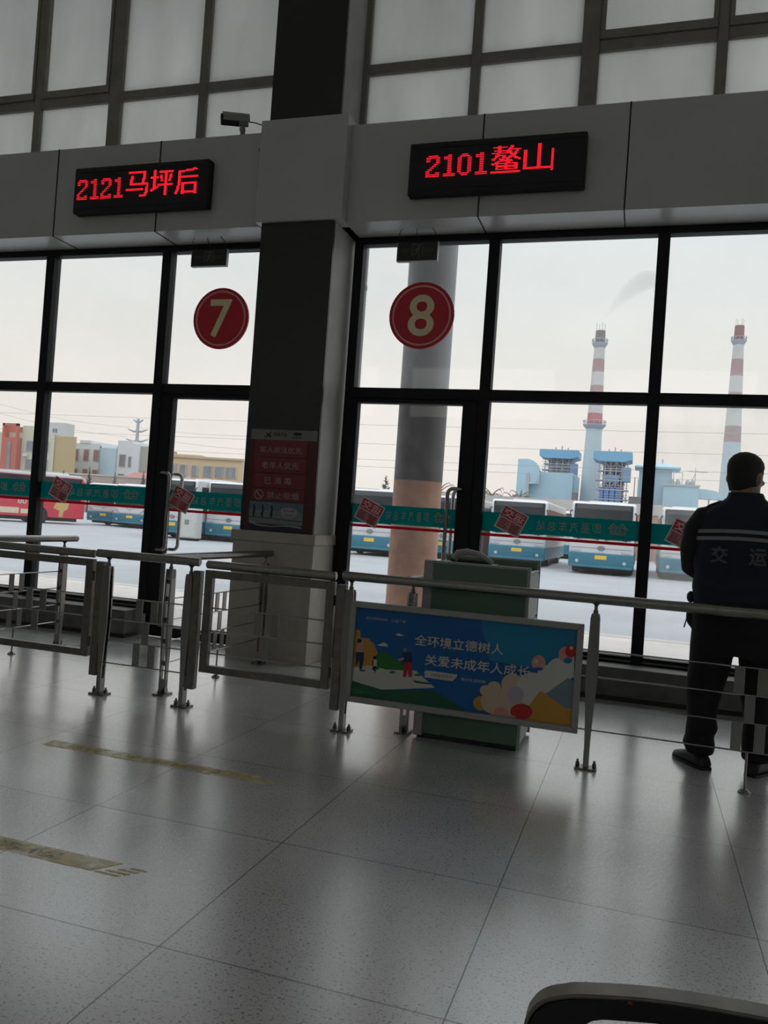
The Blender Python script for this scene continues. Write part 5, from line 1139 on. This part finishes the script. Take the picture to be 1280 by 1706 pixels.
# smoke drifting from the nearer chimney
sm = MB(); c0 = Vector((-11.6, 200, 53.2))
random.seed(4)
for k in range(11):
    u = k / 10; c = c0 + Vector((u * 9.0, 0, u * 8.5 + 1.2 * math.sin(u * 3))); r = .5 + u * 1.9; sm.sphere(tuple(c), r * 1.5, r, r * (.8 + .2 * random.random()), 16, 10)
so = obj('smoke_plume', sm, None); so.data.materials.clear()
mv = bpy.data.materials.new('smoke'); mv.use_nodes = True; t_ = mv.node_tree; t_.nodes.clear(); oo = t_.nodes.new('ShaderNodeOutputMaterial'); pv = t_.nodes.new('ShaderNodeVolumePrincipled'); pv.inputs['Density'].default_value = 0.085; pv.inputs['Color'].default_value = (0.55, 0.55, 0.56, 1); t_.links.new(pv.outputs[0], oo.inputs['Volume'])
so.data.materials.append(mv)
rm = so.modifiers.new('one_surface', 'REMESH'); rm.mode = 'VOXEL'; rm.voxel_size = .4
tag(so, 'faint grey smoke drifting right from the nearer chimney', 'smoke', None, 'stuff')

# ------------------------------------------------------------------ trees along the lot
M_con = mat('conifer_green', (0.07, 0.10, 0.085), 0.9, 0, 0.3, 3); M_tw = mat('bare_twig_brown', (0.20, 0.17, 0.15), 0.9); M_trk = mat('tree_trunk', (0.12, 0.09, 0.07), 0.9)
def conifer(x, y, h, r, label, seed, grp='conifers behind the boundary wall'):
    rd = random.Random(seed); t = thing('conifer', label, 'tree', (x, y, GZ), group=grp); obj('trunk', MB().cyl((0, 0, 0), (0, 0, h), .14, .03, 7), M_trk, t)
    f = MB(); n = int(h * 26)
    for i in range(n):
        u = .25 + .75 * i / n; z = u * h; ln = r * (1 - u) * 1.35 + .12; a = rd.random() * 2 * PI
        p = Vector((0, 0, z)); d = Vector((math.cos(a), math.sin(a), .35 + .3 * rd.random())); e_ = p + d * ln * (.7 + .5 * rd.random()); sd = Vector((-math.sin(a), math.cos(a), 0)) * ln * .22
        m = p.lerp(e_, .55); f.add([p, m + sd, e_, m - sd, m + Vector((0, 0, -.15 * ln))], [(0, 1, 2), (0, 2, 3), (0, 4, 2), (1, 4, 3)])
    obj('foliage', f, M_con, t); return t
conifer(-20.9, 66, 5.4, 1.1, 'twin-topped conifer above the coach at the left edge of door 8, taller one', 1); conifer(-19.6, 70, 5.2, 1.2, 'shorter conifer beside the twin-topped one above the coach left of the pillar', 2)
for i, (x, h) in enumerate(((-72.5, 4.6), (-68.5, 5.2), (-64.6, 4.6), (-60.4, 5.0))):
    conifer(x, 89.5, h + .7, .7, ['small dark cypress against the pinkish wall, farthest left', 'small dark cypress against the pinkish wall, second from left', 'small dark cypress against the pinkish wall, third from left', 'small dark cypress against the pinkish wall, right beside the door 7 post'][i], 20 + i, 'small cypresses along the pinkish wall')
conifer(-53.5, 113, 7.5, 1.4, 'bluish tree at the right end of the beige building', 31)
def shrub(x, y, h, label, seed):
    rd = random.Random(seed); t = thing('bare_tree', label, 'tree', (x, y, GZ), group='bare tree tops over the boundary wall'); b = MB(); b.cyl((0, 0, 0), (0, 0, h * .75), .12, .06, 7); obj('trunk', b, M_trk, t); f = MB()
    for i in range(34):
        a = rd.random() * 2 * PI; z = h * (.6 + .3 * rd.random()); ln = .5 + .7 * rd.random(); p = Vector((0, 0, z)); e_ = p + Vector((math.cos(a) * ln, math.sin(a) * ln, ln * (.1 + .6 * rd.random()))); f.tube([p, p.lerp(e_, .5) + Vector((0, 0, .12)), e_, e_ + Vector((math.cos(a) * .2, 0, -.25))], [.045, .04, .03, .015], 5)
    obj('twigs', f, M_tw, t)
for i, (x, y, h, lab) in enumerate(((-15.6, 63.6, 4.9, 'bare tree top right of the orange pillar'), (-14.2, 66.5, 4.7, 'bare tree top close to the door 8 post, left side'), (-11.4, 63.6, 4.7, 'bare tree top just right of the door 8 post'), (-10.3, 67, 4.8, 'bare tree top left of the curved blue duct, middle one'), (-9.2, 63.7, 4.7, 'bare tree top nearest the curved blue duct'))): shrub(x, y, h, lab, 50 + i)
